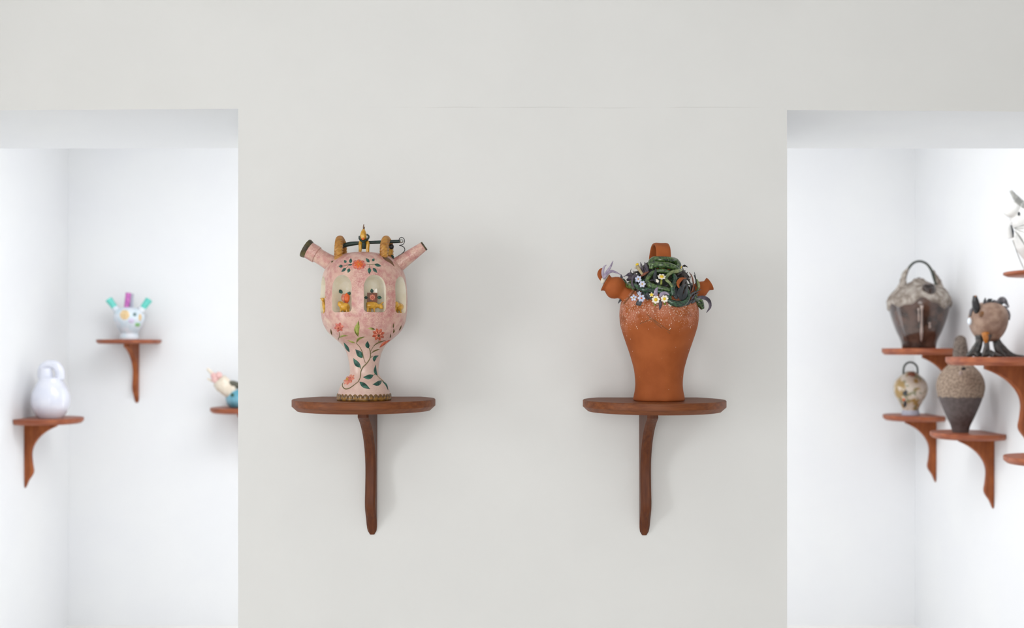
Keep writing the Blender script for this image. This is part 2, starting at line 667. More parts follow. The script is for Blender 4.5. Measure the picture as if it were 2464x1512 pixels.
M['stem'] = mat('stem_brown_green', (104, 96, 56), (126, 112, 70), scale=70, rough=0.5)
M['darkgreen'] = mat('rod_dark_green', (14, 34, 30), (24, 50, 42), scale=50, rough=0.4)
M['black'] = mat('black_glaze', (22, 22, 24), rough=0.35)
M['brown'] = mat('brown_glaze', (96, 62, 36), (120, 82, 48), scale=60, rough=0.4)
M['mouth'] = mat('dark_mouth', (54, 42, 26), (92, 84, 44), scale=60, rough=0.45)
M['scallop'] = mat('brown_ochre_scallop', (84, 56, 26), (176, 128, 52), scale=70, rough=0.35, coat=0.3, lo=0.42, hi=0.64)
M['silver'] = mat('silver_bead', (190, 190, 186), rough=0.3, metal=0.8)
M['panel'] = mat('brown_panel', (104, 56, 32), (138, 82, 52), scale=120, rough=0.45)

PX, PY = -0.346, -0.170
PS = FPX / (PY - CAM.y)          # px per metre at the jug's axis


def pz(y):
    return CAM.z + (HZ - y) / PS


pink_px = [(57, 961), (63, 958), (62.5, 949), (58, 932), (51, 921), (42, 911), (35, 900), (34.5, 886), (37.5, 867), (42, 849), (52, 831),
           (71, 814), (88, 797), (97.5, 779), (102, 757), (103.5, 735), (103.5, 712), (102, 690), (98, 664), (90, 644), (78, 629), (60, 617), (40, 610.5), (18, 608.2), (0, 607.8)]
prof = smooth_prof([(w / PS, pz(y)) for w, y in pink_px], 110)
prof = [(0.0, prof[0][1])] + prof[:-1] + [(0.0, prof[-1][1])]
PREV = Rev(PX, PY, prof[1:])
pj = thing('pink_jug', 'pink flowered jug with arched niches, rope handles and two slanting spouts', 'jug', (PX, PY, ZS1))
jug_body = obj('jug_body', g_lathe(prof, 128, PX, PY), M['pink'], pj)


def arch_cutter(ang):
    """tapered arched prism pointing inwards along the radius"""
    out2 = []
    a, zb, zt = 0.0255, pz(755), pz(668)
    rc = 0.009
    for k in range(6):
        q = -PI / 2 + (PI / 2) * k / 5
        out2.append((a - rc + rc * math.cos(q), zb + rc + rc * math.sin(q)))
    zs = zt - 0.030
    for k in range(17):
        q = PI * k / 16
        out2.append((a * math.cos(q), zs + 0.030 * math.sin(q)))
    for k in range(6):
        q = PI + (PI / 2) * k / 5
        out2.append((-a + rc + rc * math.cos(q), zb + rc + rc * math.sin(q)))
    zc = (zb + zt) / 2
    R_ = Vector((math.sin(ang), -math.cos(ang), 0))
    T_ = Vector((math.cos(ang), math.sin(ang), 0))
    V, F = [], []
    n = len(out2)
    rings = [(0.125, 1.04), (0.098, 1.0), (0.075, 0.93), (0.062, 0.84), (0.054, 0.66), (0.051, 0.35)]
    for r, sc in rings:
        for s, z in out2:
            zz = zc + (z - zc) * sc if z > zc else zc + (z - zc) * (1.0 if sc > 0.8 else sc + 0.12)
            V.append(Vector((PX, PY, 0)) + R_ * r + T_ * (s * sc) + Vector((0, 0, zz)))
    for l in range(len(rings) - 1):
        for k in range(n):
            k2 = (k + 1) % n
            F.append((l * n + k, l * n + k2, (l + 1) * n + k2, (l + 1) * n + k))
    F.append(tuple(range(n)))
    F.append(tuple(range((len(rings) - 1) * n, len(rings) * n))[::-1])
    return V, F


p_mid, _ = PREV.hit(903, 712)
A0 = math.atan2(p_mid.x - PX, -(p_mid.y - PY))
NICHE = [A0 + math.radians(45) * k for k in range(-4, 4)]
jug_body.data.materials.append(M['cream'])
cuts = [obj('cut', arch_cutter(a), M['cream'], smooth=False) for a in NICHE]
for c in cuts:
    md = jug_body.modifiers.new('b', 'BOOLEAN')
    md.operation = 'DIFFERENCE'
    md.solver = 'EXACT'
    md.object = c
    md.material_mode = 'TRANSFER'
dg = bpy.context.evaluated_depsgraph_get()
nm = bpy.data.meshes.new_from_object(jug_body.evaluated_get(dg))
jug_body.modifiers.clear()
jug_body.data = nm
nm.name = 'jug_body'
nm.shade_smooth()
nm.set_sharp_from_angle(angle=math.radians(38))
for c in cuts:
    bpy.data.objects.remove(c)


def pxy(x, y, dy=0.0):
    return at_y(x, y, PY + dy)


U = 1.0 / PS                      # one pixel in metres at the jug


# --- decals in low relief that follow a surface of revolution
def relief(rev, grid, lift, edge=-0.0006):
    """grid[i][j] of (px, py, h) with h 0..1; builds a domed skin that sinks into the surface at its rim"""
    ni, nj = len(grid), len(grid[0])
    V, F = [], []
    for row in grid:
        for x, y, h in row:
            p, n = rev.hit(x, y)
            V.append(p + n * (edge + (lift - edge) * h))
    for i in range(ni - 1):
        for j in range(nj - 1):
            F.append((i * nj + j, i * nj + j + 1, (i + 1) * nj + j + 1, (i + 1) * nj + j))
    return V, F


def leaf_grid(pts, w, n=9, pw=0.8):
    P = crom([Vector((x, y, 0)) for x, y in pts], n)
    G = []
    for i, p in enumerate(P):
        T = (P[min(i + 1, n - 1)] - P[max(i - 1, 0)]).normalized()
        B = Vector((-T.y, T.x, 0))
        u = i / (n - 1)
        hw = w * math.sin(PI * u ** pw) if 0 < i < n - 1 else 0.15
        G.append([(p.x + B.x * hw * v, p.y + B.y * hw * v, (1 - abs(v) ** 2.2) * (0.35 + 0.65 * math.sin(PI * u))) for v in (-1, -0.6, -0.15, 0.15, 0.6, 1)])
    return G


def leaf(rev, parent, m, pts, w, lift=0.0016, name='leaf'):
    return obj(name, relief(rev, leaf_grid(pts, w), lift), m, parent)


def flower_g(rev, cx, cy, r, k, inner=0.6, sx=1.0, sy=1.0, rot=0.0, lift=0.0025, ph=0.0, sharp=1.0):
    G = []
    nr, na = 6, k * 6
    for i in range(nr):
        q = i / (nr - 1)
        row = []
        for j in range(na + 1):
            a = 2 * PI * j / na
            c = abs(math.cos(k * (a + ph) / 2)) ** sharp if sharp > 0 else 1 - abs(((k * a / (2 * PI)) % 1.0) - 0.5) * 2
            rr = r * q * (inner + (1 - inner) * c)
            x, y = rr * math.cos(a) * sx, rr * math.sin(a) * sy
            row.append((cx + x * math.cos(rot) - y * math.sin(rot), cy + x * math.sin(rot) + y * math.cos(rot),
                        max(0.0, (1 - q ** 3) * (0.55 + 0.45 * c)) if q < 1 else 0.0))
        G.append(row)
    return relief(rev, G, lift)


def stem(rev, parent, pts, r=0.9, m=None, name='stem', lift=0.0):
    P = []
    for x, y in pts:
        p, n = rev.hit(x, y)
        P.append(p + n * lift)
    return obj(name, g_sweep(P, [r * U * 0.7, r * U, r * U * 0.7], n=6, m=4 * len(P)), m or M['stem'], parent)


L_, O_ = M['leaf'], M['olive']
# upper posy
f = obj('flower', flower_g(PREV, 863.6, 637, 18, 8, 0.9, 1.05, 0.8, lift=0.0016, sharp=0.6), M['rose'], pj)
f2 = obj('petals', flower_g(PREV, 863.3, 636.5, 13, 7, 0.93, 1.0, 0.85, lift=0.0030, sharp=0.6), M['orange'], f)
obj('flower_centre', flower_g(PREV, 863.2, 637.5, 3.6, 5, 0.9, lift=0.0040), M['ochre'], f)
for pts, w in (([(825, 640), (814.5, 642)], 3.4), ([(833, 645), (821, 655)], 3.2), ([(841, 646), (837, 657)], 3.6), ([(843, 634), (844.5, 621)], 3.4), ([(833, 633), (828, 626)], 3.2),
               ([(848, 637), (836, 638)], 1.8), ([(889, 632), (880, 621)], 3.4), ([(896, 629), (901, 622)], 3.0), ([(901, 636), (918, 641)], 3.6), ([(897, 645), (908, 657)], 3.4),
               ([(889, 644), (888.5, 660)], 4.0)):
    leaf(PREV, pj, L_, pts, w * 1.3)
stem(PREV, pj, [(848, 637), (836, 638), (824, 641)], 0.8)
stem(PREV, pj, [(840, 637), (832, 647)], 0.7)
stem(PREV, pj, [(882, 637), (893, 637), (903, 638)], 0.8)
stem(PREV, pj, [(889, 637), (890, 646)], 0.7)
# lower garland
for x, y, r, k, ro in ((815.5, 788, 13.5, 6, 0.3), (910.5, 805.5, 17.5, 8, 0.1)):
    f = obj('flower', flower_g(PREV, x, y, r, k, 0.70, 1.0, 1.0, ro, 0.0022, sharp=-2), M['rose' if k == 6 else 'coral'], pj)
    obj('petals', flower_g(PREV, x, y, r * 0.66, k, 0.62, 1, 1, ro + PI / k, 0.0036, sharp=-2), M['rose_pale'], f)
    obj('flower_centre', flower_g(PREV, x, y + 0.5, r * 0.27, 5, 0.8, lift=0.0056), M['coral' if k == 6 else 'brown'], f)
f = obj('flower', flower_g(PREV, 840, 914, 18, 8, 0.72, 1.0, 0.55, -0.72, 0.0030), M['rose_pale'], pj)
obj('petals', flower_g(PREV, 839.5, 914.5, 11, 7, 0.6, 1.0, 0.55, -0.72, 0.0048), M['rose'], f)
obj('flower_centre', flower_g(PREV, 838, 915, 6, 6, 0.75, 1.0, 0.6, -0.72, 0.0062), M['ochre'], f)
leaf(PREV, pj, M['coral'], [(913, 837), (925, 826), (939, 818)], 3.2, 0.003, 'petal')
for pts, w in (([(862, 810), (858, 795), (861, 783), (863, 771)], 7.6), ([(857, 826), (862, 817), (878, 811)], 3.4), ([(855, 826), (846, 823), (836, 819)], 2.2),
               ([(816, 813), (824, 809), (838, 808)], 2.8), ([(900, 795), (893, 791), (885, 790.5)], 3.2)):
    leaf(PREV, pj, O_, pts, w)
for pts, w in (([(863, 785), (862, 778), (863, 771)], 1.4), ([(862, 811), (855, 797), (857, 789)], 1.2), ([(857, 826), (863, 815), (877, 810)], 1.1), ([(837, 808.5), (828, 807.5), (818, 811)], 1.0),
               ([(903, 794), (896, 790), (887, 790)], 1.2), ([(799, 807), (797, 799), (796, 791)], 1.3), ([(946, 790), (946.5, 784), (947, 778)], 1.5), ([(946, 802), (948, 797), (947, 791)], 1.9),
               ([(938, 814), (939.5, 808), (940, 803)], 1.1), ([(960, 796), (963, 790), (966, 783)], 1.0)):
    leaf(PREV, pj, M['olive_dark'], pts, w, 0.002)
for pts, w in (([(841, 848), (835, 838), (827, 824)], 4.6), ([(872, 862), (864, 851), (855, 841)], 7.8), ([(868, 885), (858, 875), (850, 862)], 6.8), ([(887, 839), (884, 831), (885, 821)], 6.0),
               ([(900, 871), (902, 861), (911, 856)], 5.0), ([(908, 905), (903, 894), (904, 878)], 4.2), ([(899, 903), (886, 908), (873, 908)], 6.6), ([(865, 919), (876, 928), (891, 937)], 6.6),
               ([(919, 916), (908, 924), (896, 925.5)], 6.2), ([(919, 917), (928, 925), (934, 940)], 2.2)):
    leaf(PREV, pj, L_, pts, w, 0.0022)
for pts, w in (([(898, 833), (908, 826), (928, 819)], 1.6), ([(893, 851), (899, 846), (915, 840)], 1.9)):
    leaf(PREV, pj, M['olive_dark'], pts, w, 0.0018)
for pts, r in (([(857, 826), (866, 836), (871, 846), (875, 862), (879, 874)], 1.0), ([(889, 838), (891, 848), (891, 860), (883, 874), (872, 886), (868, 896), (867, 908), (862, 919)], 1.5),
               ([(862, 919), (852, 927), (842, 934), (833, 936.5), (826, 933), (824, 926), (826, 921)], 1.5), ([(868, 888), (866.5, 884)], 0.9), ([(891, 852), (895, 849), (900, 846)], 0.9),
               ([(890, 862), (897, 857)], 0.9), ([(891, 848), (896, 838), (903, 830)], 0.8), ([(911, 820), (912, 824)], 0.9), ([(816, 800), (817, 808), (814, 816), (814, 819)], 1.0),
               ([(908, 905), (914, 911), (922, 918), (931, 930)], 1.1), ([(899, 903), (904, 899)], 0.8)):
    stem(PREV, pj, pts, r)

# --- foot: scalloped band
zf = ZS1
band = obj('foot_band', g_lathe([(0.0, zf), (64 * U, zf), (65.5 * U, zf + 3 * U), (64.5 * U, zf + 8 * U), (58 * U, zf + 9 * U), (0.0, zf + 9 * U)], 64, PX, PY), M['scallop'], pj)
sv, sf = g_ball((0, 0, 0), 6.6 * U, 1.9 * U, 8.6 * U, 10, 7)
sme = None
for k in range(32):
    a = 2 * PI * k / 32
    c = Vector((PX + 63.5 * U * math.cos(a), PY + 63.5 * U * math.sin(a), zf + 8.2 * U))
    if sme is None:
        o = obj('scallop', ([v + root_loc(pj) for v in sv], sf), M['scallop'], band)
        sme = o.data
    else:
        o = bpy.data.objects.new('scallop', sme)
        COL.objects.link(o)
        o.parent = band
    o.location = c - root_loc(pj)
    o.rotation_euler = (0, 0, a + PI / 2)

# --- spouts
s0, s1 = pxy(806, 640), pxy(737, 598.5)
wide = obj('wide_spout', g_spout(s0, s1, [(0, -0.1), (23 * U, -0.1), (21 * U, 0.1), (18.5 * U, 0.3), (18 * U, 0.52), (18.2 * U, 0.62), (20.5 * U, 0.635), (21 * U, 0.68), (20.6 * U, 0.9), (21 * U, 0.93), (16 * U, 0.94), (14 * U, 0.6), (0, 0.6)]), M['pink'], pj, sharp=50)
obj('mouth_rim', g_spout(s0, s1, [(20.6 * U, 0.90), (22.2 * U, 0.93), (24 * U, 1.0), (23.4 * U, 1.04), (20 * U, 1.04), (15 * U, 0.9), (14.5 * U, 0.7), (0, 0.7)]), M['mouth'], wide, sharp=50)
s0, s1 = pxy(948, 644), pxy(1020.5, 592.5)
nar = obj('narrow_spout', g_spout(s0, s1, [(0, -0.1), (21 * U, -0.1), (19 * U, 0.1), (17 * U, 0.3), (14 * U, 0.7), (11.6 * U, 0.985), (11.0 * U, 1.0), (7 * U, 1.0), (6.5 * U, 0.8), (0, 0.8)]), M['pink'], pj, sharp=50)
obj('mouth_rim', g_spout(s0, s1, [(11.7 * U, 0.975), (12.0 * U, 0.99), (11.4 * U, 1.02), (7.5 * U, 1.02), (6.5 * U, 0.9)]), M['mouth'], nar, sharp=50)

# --- rope handles, rod, wire, animals on top
for xa, xt, xb, yt in ((814.5, 818, 825, 577), (924, 929, 937, 577)):
    pts = [pxy(xa - 1, 626, -0.040), pxy(xa, 606, -0.040), pxy(xa + 1, 590, -0.031), pxy(xt - 1, yt + 2.5, -0.014), pxy(xt + 1.5, yt + 2, 0.012), pxy(xb - 1, 590, 0.030), pxy(xb, 608, 0.038), pxy(xb, 626, 0.038)]
    obj('rope_handle', g_sweep(pts, 9.4 * U, n=28, m=230, twist=(4, 0.11, 120)), M['gold'], pj)
obj('rod', g_sweep([pxy(822, 592), pxy(829, 591), pxy(833, 589.5), pxy(850, 586.5), pxy(885, 584), pxy(925, 582.5), pxy(964, 581)], [5 * U, 5.5 * U, 3.8 * U, 4 * U, 4.1 * U, 4.1 * U, 3.9 * U], n=12, m=40), M['darkgreen'], pj)
obj('bead', g_ball(pxy(966, 580.5, -0.003), 5 * U), M['silver'], pj)
obj('wire', g_sweep([pxy(x, y, -0.006) for x, y in ((960, 578), (962, 573.5), (967, 571.5), (972, 575), (973.3, 582), (970, 588), (961, 591), (967, 592.3), (973, 597), (974, 602), (968, 610), (958, 617), (955, 620.5), (951, 622), (948, 625))], 0.95 * U, n=6, m=70), M['black'], pj)
leaf(PREV, pj, M['brown'], [(916, 613), (928, 622), (941, 631), (949, 642)], 5.2, 0.003, 'brown_leaf')
leaf(PREV, pj, M['mouth'], [(797, 632), (802, 628)], 1.5, 0.002, 'brown_leaf')
an = obj('animal_figure', remeshed(join(
    g_sweep([pxy(875, 552, -0.016), pxy(874.5, 560, -0.018), pxy(874, 570, -0.020), pxy(873.5, 576, -0.022)], [3 * U, 6.6 * U, 8.2 * U, 4.5 * U], n=14, m=14),
    g_sweep([pxy(875.5, 568, -0.008), pxy(876, 580, 0.0), pxy(876, 588, 0.022)], [6 * U, 9.5 * U, 9 * U], n=14, m=12),
    g_sweep([pxy(869, 578, -0.010), pxy(867.5, 588, -0.014), pxy(867, 598, -0.014), pxy(866, 610, -0.014)], [4 * U, 5.2 * U, 4 * U, 3.6 * U], n=10, m=12),
    g_sweep([pxy(882, 578, -0.010), pxy(884.5, 588, -0.014), pxy(884.5, 598, -0.014), pxy(885, 610, -0.014)], [4 * U, 5.4 * U, 4.4 * U, 3.8 * U], n=10, m=12)), 0.0011), M['ochre'], pj)
obj('collar', g_sweep([pxy(865, 570, -0.006), pxy(866, 576, -0.018), pxy(874, 581.5, -0.026), pxy(883, 577, -0.018), pxy(887, 569, -0.004), pxy(883, 565, 0.006)], 2.6 * U, n=8, m=24), M['darkgreen'], an)
obj('chest_cloth', g_sweep([pxy(875, 580, -0.022), pxy(875.5, 590, -0.019), pxy(875.5, 599, -0.016)], [3.5 * U, 5 * U, 4.6 * U], 2 * U, up=Vector((0, -1, 0)), n=10), M['darkgreen'], an)
obj('nose', g_ball(pxy(873.5, 575, -0.027), 3.4 * U, 2.4 * U, 3 * U), M['orange'], an)
for dx in (-4.2, 4.2):
    obj('eye', g_ball(pxy(874.3 + dx, 563.5, -0.0245), 1.2 * U), M['brown'], an)
obj('horn', g_sweep([pxy(875, 553, -0.016), pxy(874.5, 547, -0.016), pxy(875.5, 540, -0.016)], [1.6 * U, 1.2 * U, 0.9 * U], n=6), M['brown'], an)
obj('horn', g_sweep([pxy(876, 552, -0.016), pxy(877.5, 546, -0.014)], [1.3 * U, 0.8 * U], n=6), M['brown'], an)
bh = obj('animal_figure', remeshed(join(g_sweep([pxy(939, 588, 0.02), pxy(940, 600, 0.018), pxy(938, 616, 0.016)], [4 * U, 6 * U, 5 * U], n=12), g_ball(pxy(937, 596, 0.03), 8 * U, 10 * U, 6 * U)), 0.0014), M['ochre'], pj)
obj('head', g_ball(pxy(942, 594, 0.005), 6 * U, 6 * U, 6.5 * U), M['black'], bh)
obj('leaf', g_sweep([pxy(942, 614, -0.005), pxy(945, 618, -0.008), pxy(948, 624, -0.008)], [1.5 * U, 3.2 * U, 0.8 * U], 1.2 * U, up=Vector((0, -1, 0)), n=8), M['darkgreen'], pj)


# --- figures in the niches
def niche_pt(k, r):
    a = NICHE[4 + k]
    R_ = Vector((math.sin(a), -math.cos(a), 0))
    p0 = Vector((PX, PY, 0)) + R_ * r
    return lambda x, y, d=0.0: on_plane(x, y, p0 + R_ * d, R_)


def animal(q, body, head, legs, horns, rb, rh, name='animal_figure'):
    parts = [g_sweep([q(x, y) for x, y in body], [rb * 0.8 * U, rb * U, rb * 0.95 * U, rb * 0.8 * U], n=12, m=14)]
    parts.append(g_ball(q(head[0], head[1], 0.004), rh * U, rh * U, rh * 1.1 * U))
    parts.append(g_sweep([q(*body[-1]), q(head[0], head[1], 0.003)], rb * 0.55 * U, n=10))
    for i, (x, y, x2, y2) in enumerate(legs):
        parts.append(g_sweep([q(x, y, 0.003 * (-1) ** i), q(x2, y2, 0.004 * (-1) ** i)], [2.7 * U, 1.9 * U], n=8))
    for h in horns:
        parts.append(g_sweep([q(x, y, 0.003) for x, y in h], [1.7 * U, 1.4 * U, 1.0 * U], n=8))
    return obj(name, remeshed(join(*parts), 0.0010), M['ochre'], pj)


q0 = niche_pt(0, 0.078)
animal(q0, [(882, 735), (888, 735), (900, 735), (907, 736)], (916, 738), [(885, 741, 885, 754), (890, 742, 891, 754), (900, 741, 901, 754), (922, 742, 926, 754)], [[(915, 733), (920, 729), (928, 725.5)], [(919, 738), (922, 744)]], 8.6, 5.4)
qb = niche_pt(0, 0.069)
pn = obj('painted_panel', join(*[g_sweep([qb(895.5, 705), qb(895.5, 729)], 11.6 * U, 1.6 * U, up=(qb(895.5, 715, 0.01) - qb(895.5, 715)).normalized(), n=4, m=3)]), M['panel'], pj, smooth=False)
for k in range(8):
    a = 2 * PI * k / 8
    cxp, cyp = 896 + 4.6 * math.cos(a), 716 + 5 * math.sin(a)
    obj('petal', g_ball(qb(cxp, cyp, 0.002), 2.6 * U, 1.0 * U, 2.6 * U, 8, 6), M['rose_pale'], pn)
obj('flower_centre', g_ball(qb(896, 716, 0.0026), 2.6 * U, 1.2 * U, 2.6 * U, 8, 6), M['rose'], pn)
upn = (qb(895.5, 715, 0.01) - qb(895.5, 715)).normalized()
for a, b in (((895, 705), (894.5, 695)), ((884, 716), (876.5, 717)), ((908, 716), (918.5, 716.5))):
    obj('leaf', g_sweep([qb(*a), qb((a[0] + b[0]) / 2, (a[1] + b[1]) / 2, 0.001), qb(*b)], [1.2 * U, 3.4 * U, 3.9 * U, 2.6 * U, 0.4 * U], 1 * U, up=upn, n=8), L_, pj)
q1 = niche_pt(-1, 0.078)
animal(q1, [(822, 736), (826, 738), (832, 739), (838, 738)], (818.5, 732), [(820, 742, 819.5, 754), (829, 744, 829, 754), (834, 742, 835, 754), (838, 742, 839, 752)], [[(816, 729), (815.5, 727), (815, 725)], [(822, 729), (823, 727), (823.5, 725)]], 10.2, 6.2)
q1b = niche_pt(-1, 0.070)
fl = obj('flower', g_ball(q1b(827.5, 717), 6.5 * U, 4 * U, 9.5 * U), M['rose_pale'], pj)
obj('petal', g_ball(q1b(835, 717, 0.001), 6.5 * U, 4 * U, 11.5 * U), M['orange'], fl)
obj('flower_base', g_ball(q1b(833, 729), 4.5 * U, 3.5 * U, 4 * U), M['coral'], fl)
upn = (q1b(830, 715, 0.01) - q1b(830, 715)).normalized()
for a, b in (((823.5, 706), (815, 697)), ((838, 710), (842.5, 702))):
    obj('leaf', g_sweep([q1b(*a), q1b((a[0] + b[0]) / 2, (a[1] + b[1]) / 2, 0.001), q1b(*b)], [1.2 * U, 3.8 * U, 4.3 * U, 2.8 * U, 0.4 * U], 1 * U, up=upn, n=8), L_, pj)
q2 = niche_pt(1, 0.084)
animal(q2, [(955, 735), (957, 737), (961, 739), (965, 738)], (953, 733), [(952, 742, 950, 756), (956, 744, 957, 757), (962, 744, 966, 757)], [[(950, 729), (948.5, 728), (947, 727)]], 9.6, 6.6)
obj('leaf', g_sweep([q2(946, 716, -0.01), q2(947, 710, -0.01), q2(950, 704, -0.01)], [0.8 * U, 3 * U, 3.5 * U, 2.3 * U, 0.4 * U], 1.2 * U, up=Vector((0.3, -1, 0)), n=8), L_, pj)
obj('disc', g_ball(q2(962, 725, -0.004), 5 * U, 3 * U, 3.2 * U), M['cream'], pj)
q3 = niche_pt(-2, 0.094)
animal(q3, [(779, 724), (779.5, 730), (780.5, 738), (781, 746)], (777, 721), [(780, 744, 779, 755), (782, 744, 783, 755)], [[(775, 719), (772.5, 718.5), (770, 719)], [(781, 719), (782.5, 716.5), (784, 714)]], 5.2, 4.2)

# ------------------------------------------------------------------ terracotta jug with coils and flowers
M['terra'] = mat('terracotta', (154, 78, 32), (168, 89, 42), scale=16, rough=0.72, detail=8, bump=0.15, bscale=160, spec=0.3)
nt = M['terra'].node_tree
vec, ox = n_obj(nt)
hi_z = n_range(nt, n_math(nt, 'ADD', ox[2], n_math(nt, 'MULTIPLY', n_math(nt, 'SUBTRACT', n_noise(nt, 18, 4, vec), 0.5), 0.09)), 0.155, 0.235)
overlay(M['terra'], (196, 128, 104), n_math(nt, 'MULTIPLY', hi_z, n_math(nt, 'MULTIPLY', n_range(nt, n_noise(nt, 40, 6, vec), 0.38, 0.62), 0.85)))
overlay(M['terra'], (110, 56, 34), n_math(nt, 'MULTIPLY', hi_z, n_math(nt, 'MULTIPLY', n_range(nt, n_noise(nt, 33, 4, vec), 0.52, 0.66), 0.55)))


def speckle(scale, thr, mask, vec):
    v = nt.nodes.new('ShaderNodeTexVoronoi')
    v.inputs['Scale'].default_value = scale
    v.inputs['Randomness'].default_value = 1.0
    nt.links.new(vec, v.inputs['Vector'])
    col = nt.nodes.new('ShaderNodeSeparateColor')
    nt.links.new(v.outputs['Color'], col.inputs[0])
    rad = n_math(nt, 'MULTIPLY', n_math(nt, 'POWER', col.outputs[0], 2.5), thr)
    hit = n_math(nt, 'LESS_THAN', v.outputs['Distance'], rad)
    return n_math(nt, 'MULTIPLY', hit, n_math(nt, 'GREATER_THAN', mask, col.outputs[1]))


mpz = nt.nodes.new('ShaderNodeMapping')
mpz.inputs['Scale'].default_value = (1.15, 1.15, 0.72)
nt.links.new(vec, mpz.inputs['Vector'])
vec2 = mpz.outputs[0]
overlay(M['terra'], (236, 222, 204), n_math(nt, 'MULTIPLY', speckle(400, 0.50, n_math(nt, 'ADD', n_math(nt, 'MULTIPLY', hi_z, 0.75), 0.012), vec2), 0.85))
overlay(M['terra'], (232, 210, 190), n_math(nt, 'MULTIPLY', speckle(760, 0.6, n_math(nt, 'MULTIPLY', hi_z, 0.85), vec2), 0.75))
M['terra_plain'] = mat('terracotta_plain', (155, 78, 32), (169, 90, 43), scale=18, rough=0.7, detail=7, bump=0.12, bscale=160, spec=0.3)
M['coil'] = mat('coil_green_glaze', (22, 46, 25), (92, 120, 60), scale=170, rough=0.25, detail=6, coat=0.5, lo=0.38, hi=0.68, bump=0.15, bscale=240)
M['coil_dark'] = mat('coil_blue_green_glaze', (16, 36, 30), (54, 98, 62), scale=170, rough=0.26, detail=6, coat=0.5, lo=0.4, hi=0.68, bump=0.15, bscale=240)
M['coil_pale'] = mat('coil_pale_green_glaze', (70, 92, 50), (150, 160, 106), scale=110, rough=0.28, coat=0.4, lo=0.36, hi=0.64)
M['lilac'] = mat('lilac_petal', (136, 122, 146), (176, 164, 184), scale=70, rough=0.45)
M['plum'] = mat('dark_plum_petal', (52, 44, 56), (88, 78, 92), scale=90, rough=0.45)
M['slate'] = mat('slate_leaf', (36, 40, 46), (62, 66, 70), scale=90, rough=0.4)
M['blackbrown'] = mat('black_brown_leaf', (24, 17, 17), (50, 36, 32), scale=90, rough=0.45)
M['rust'] = mat('rust_leaf', (110, 58, 38), (140, 78, 50), scale=90, rough=0.55)
M['bluepetal'] = mat('pale_blue_petal', (186, 192, 218), (212, 214, 230), scale=120, rough=0.45)
M['whitepetal'] = mat('white_petal', (236, 226, 208), (242, 236, 224), scale=120, rough=0.45)
M['tan'] = mat('tan_stem', (166, 146, 104), (190, 172, 134), scale=90, rough=0.5)
M['bone'] = mat('bone_white', (222, 214, 194), (232, 226, 210), scale=90, rough=0.45)
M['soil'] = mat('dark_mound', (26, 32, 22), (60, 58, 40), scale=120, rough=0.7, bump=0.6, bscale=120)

TX, TY = 0.3458, -0.157
TS = FPX / (TY - CAM.y)
U2 = 1.0 / TS


def tz(y):
    return CAM.z + (HZ - y) / TS


def txy(x, y, dy=0.0):
    return at_y(x, y, TY + dy)


t_px = [(58, 964.6), (61.5, 962.5), (61, 957), (58.3, 943), (56.6, 925), (57.6, 907), (60, 889), (64.5, 871), (69.5, 854), (75.5, 836), (81, 820), (87, 802), (92, 784),
        (94.3, 766), (94.3, 749), (91.5, 731), (85, 714), (74, 699), (58, 686), (38, 677), (18, 673), (0, 672)]
prof = smooth_prof([(w * U2, tz(y)) for w, y in t_px], 100)
prof = [(0.0, ZS2), (prof[0][0], ZS2)] + [q for q in prof[1:-1] if q[1] > ZS2 + 0.0005] + [(0.0, prof[-1][1])]
TREV = Rev(TX, TY, prof[1:])
tj = thing('terracotta_jug', 'terracotta jug whose shoulders carry green coils, daisies and dark leaves', 'jug', (TX, TY, ZS2))
gb = g_lathe(prof, 120, TX, TY)
obj('jug_body', gb, M['terra'], tj, sharp=60)
# mound under the coils: envelope surface on which the pieces lie
m_px = [(90, 740), (91, 724), (88, 706), (80, 688), (70, 670), (60, 655), (50, 641), (38, 630), (20, 622), (0, 619)]
mprof = smooth_prof([(w * U2, tz(y)) for w, y in m_px], 40)
MREV = Rev(TX, TY, mprof)
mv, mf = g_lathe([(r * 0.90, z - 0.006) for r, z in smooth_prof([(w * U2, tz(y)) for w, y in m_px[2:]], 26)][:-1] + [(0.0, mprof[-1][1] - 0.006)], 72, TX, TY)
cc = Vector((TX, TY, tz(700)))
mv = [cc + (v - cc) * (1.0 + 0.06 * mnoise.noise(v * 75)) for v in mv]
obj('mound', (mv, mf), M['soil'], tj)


def mh(x, y, lift=0.0):
    p, n = MREV.hit(x, y)
    return p + (CAM - p).normalized() * lift


def coil(pts, r, m, lift=0.003, n=14):
    return obj('coil', g_sweep([mh(x, y, lift if len(q) < 1 else q[0]) for x, y, *q in pts], [v * U2 for v in r], n=n, m=9 * len(pts)), m, tj)


# stacked roll in front of the handle
coil([(1568, 641, 0.010), (1566, 632, 0.012), (1572, 626, 0.013), (1590, 625, 0.013), (1610, 626, 0.013), (1626, 630, 0.012), (1632, 638, 0.010), (1630, 646, 0.008)], [5, 7.5, 8, 8, 8, 8, 7.5, 5], M['coil'])
coil([(1567, 648, 0.008), (1569, 640, 0.012), (1590, 638, 0.014), (1610, 640, 0.013), (1624, 645, 0.010), (1633, 651, 0.006)], [5, 7.5, 7.5, 7.5, 7, 5.5], M['coil'])
coil([(1616, 660), (1608, 655), (1592, 652), (1576, 655), (1564, 663), (1558, 675), (1562, 685), (1576, 691), (1594, 695), (1612, 698)], [4, 5.2, 5.4, 5.4, 5.4, 6, 7.2, 7, 6, 5], M['coil'], 0.006)
coil([(1641, 650, 0.010), (1630, 653, 0.011), (1616, 656, 0.012), (1606, 664, 0.013), (1603, 673, 0.013), (1611, 681, 0.013), (1617, 690, 0.012), (1618, 700, 0.010)], [2.5, 4.6, 5, 4.6, 4, 3.6, 3.4, 2], M['coil_pale'])
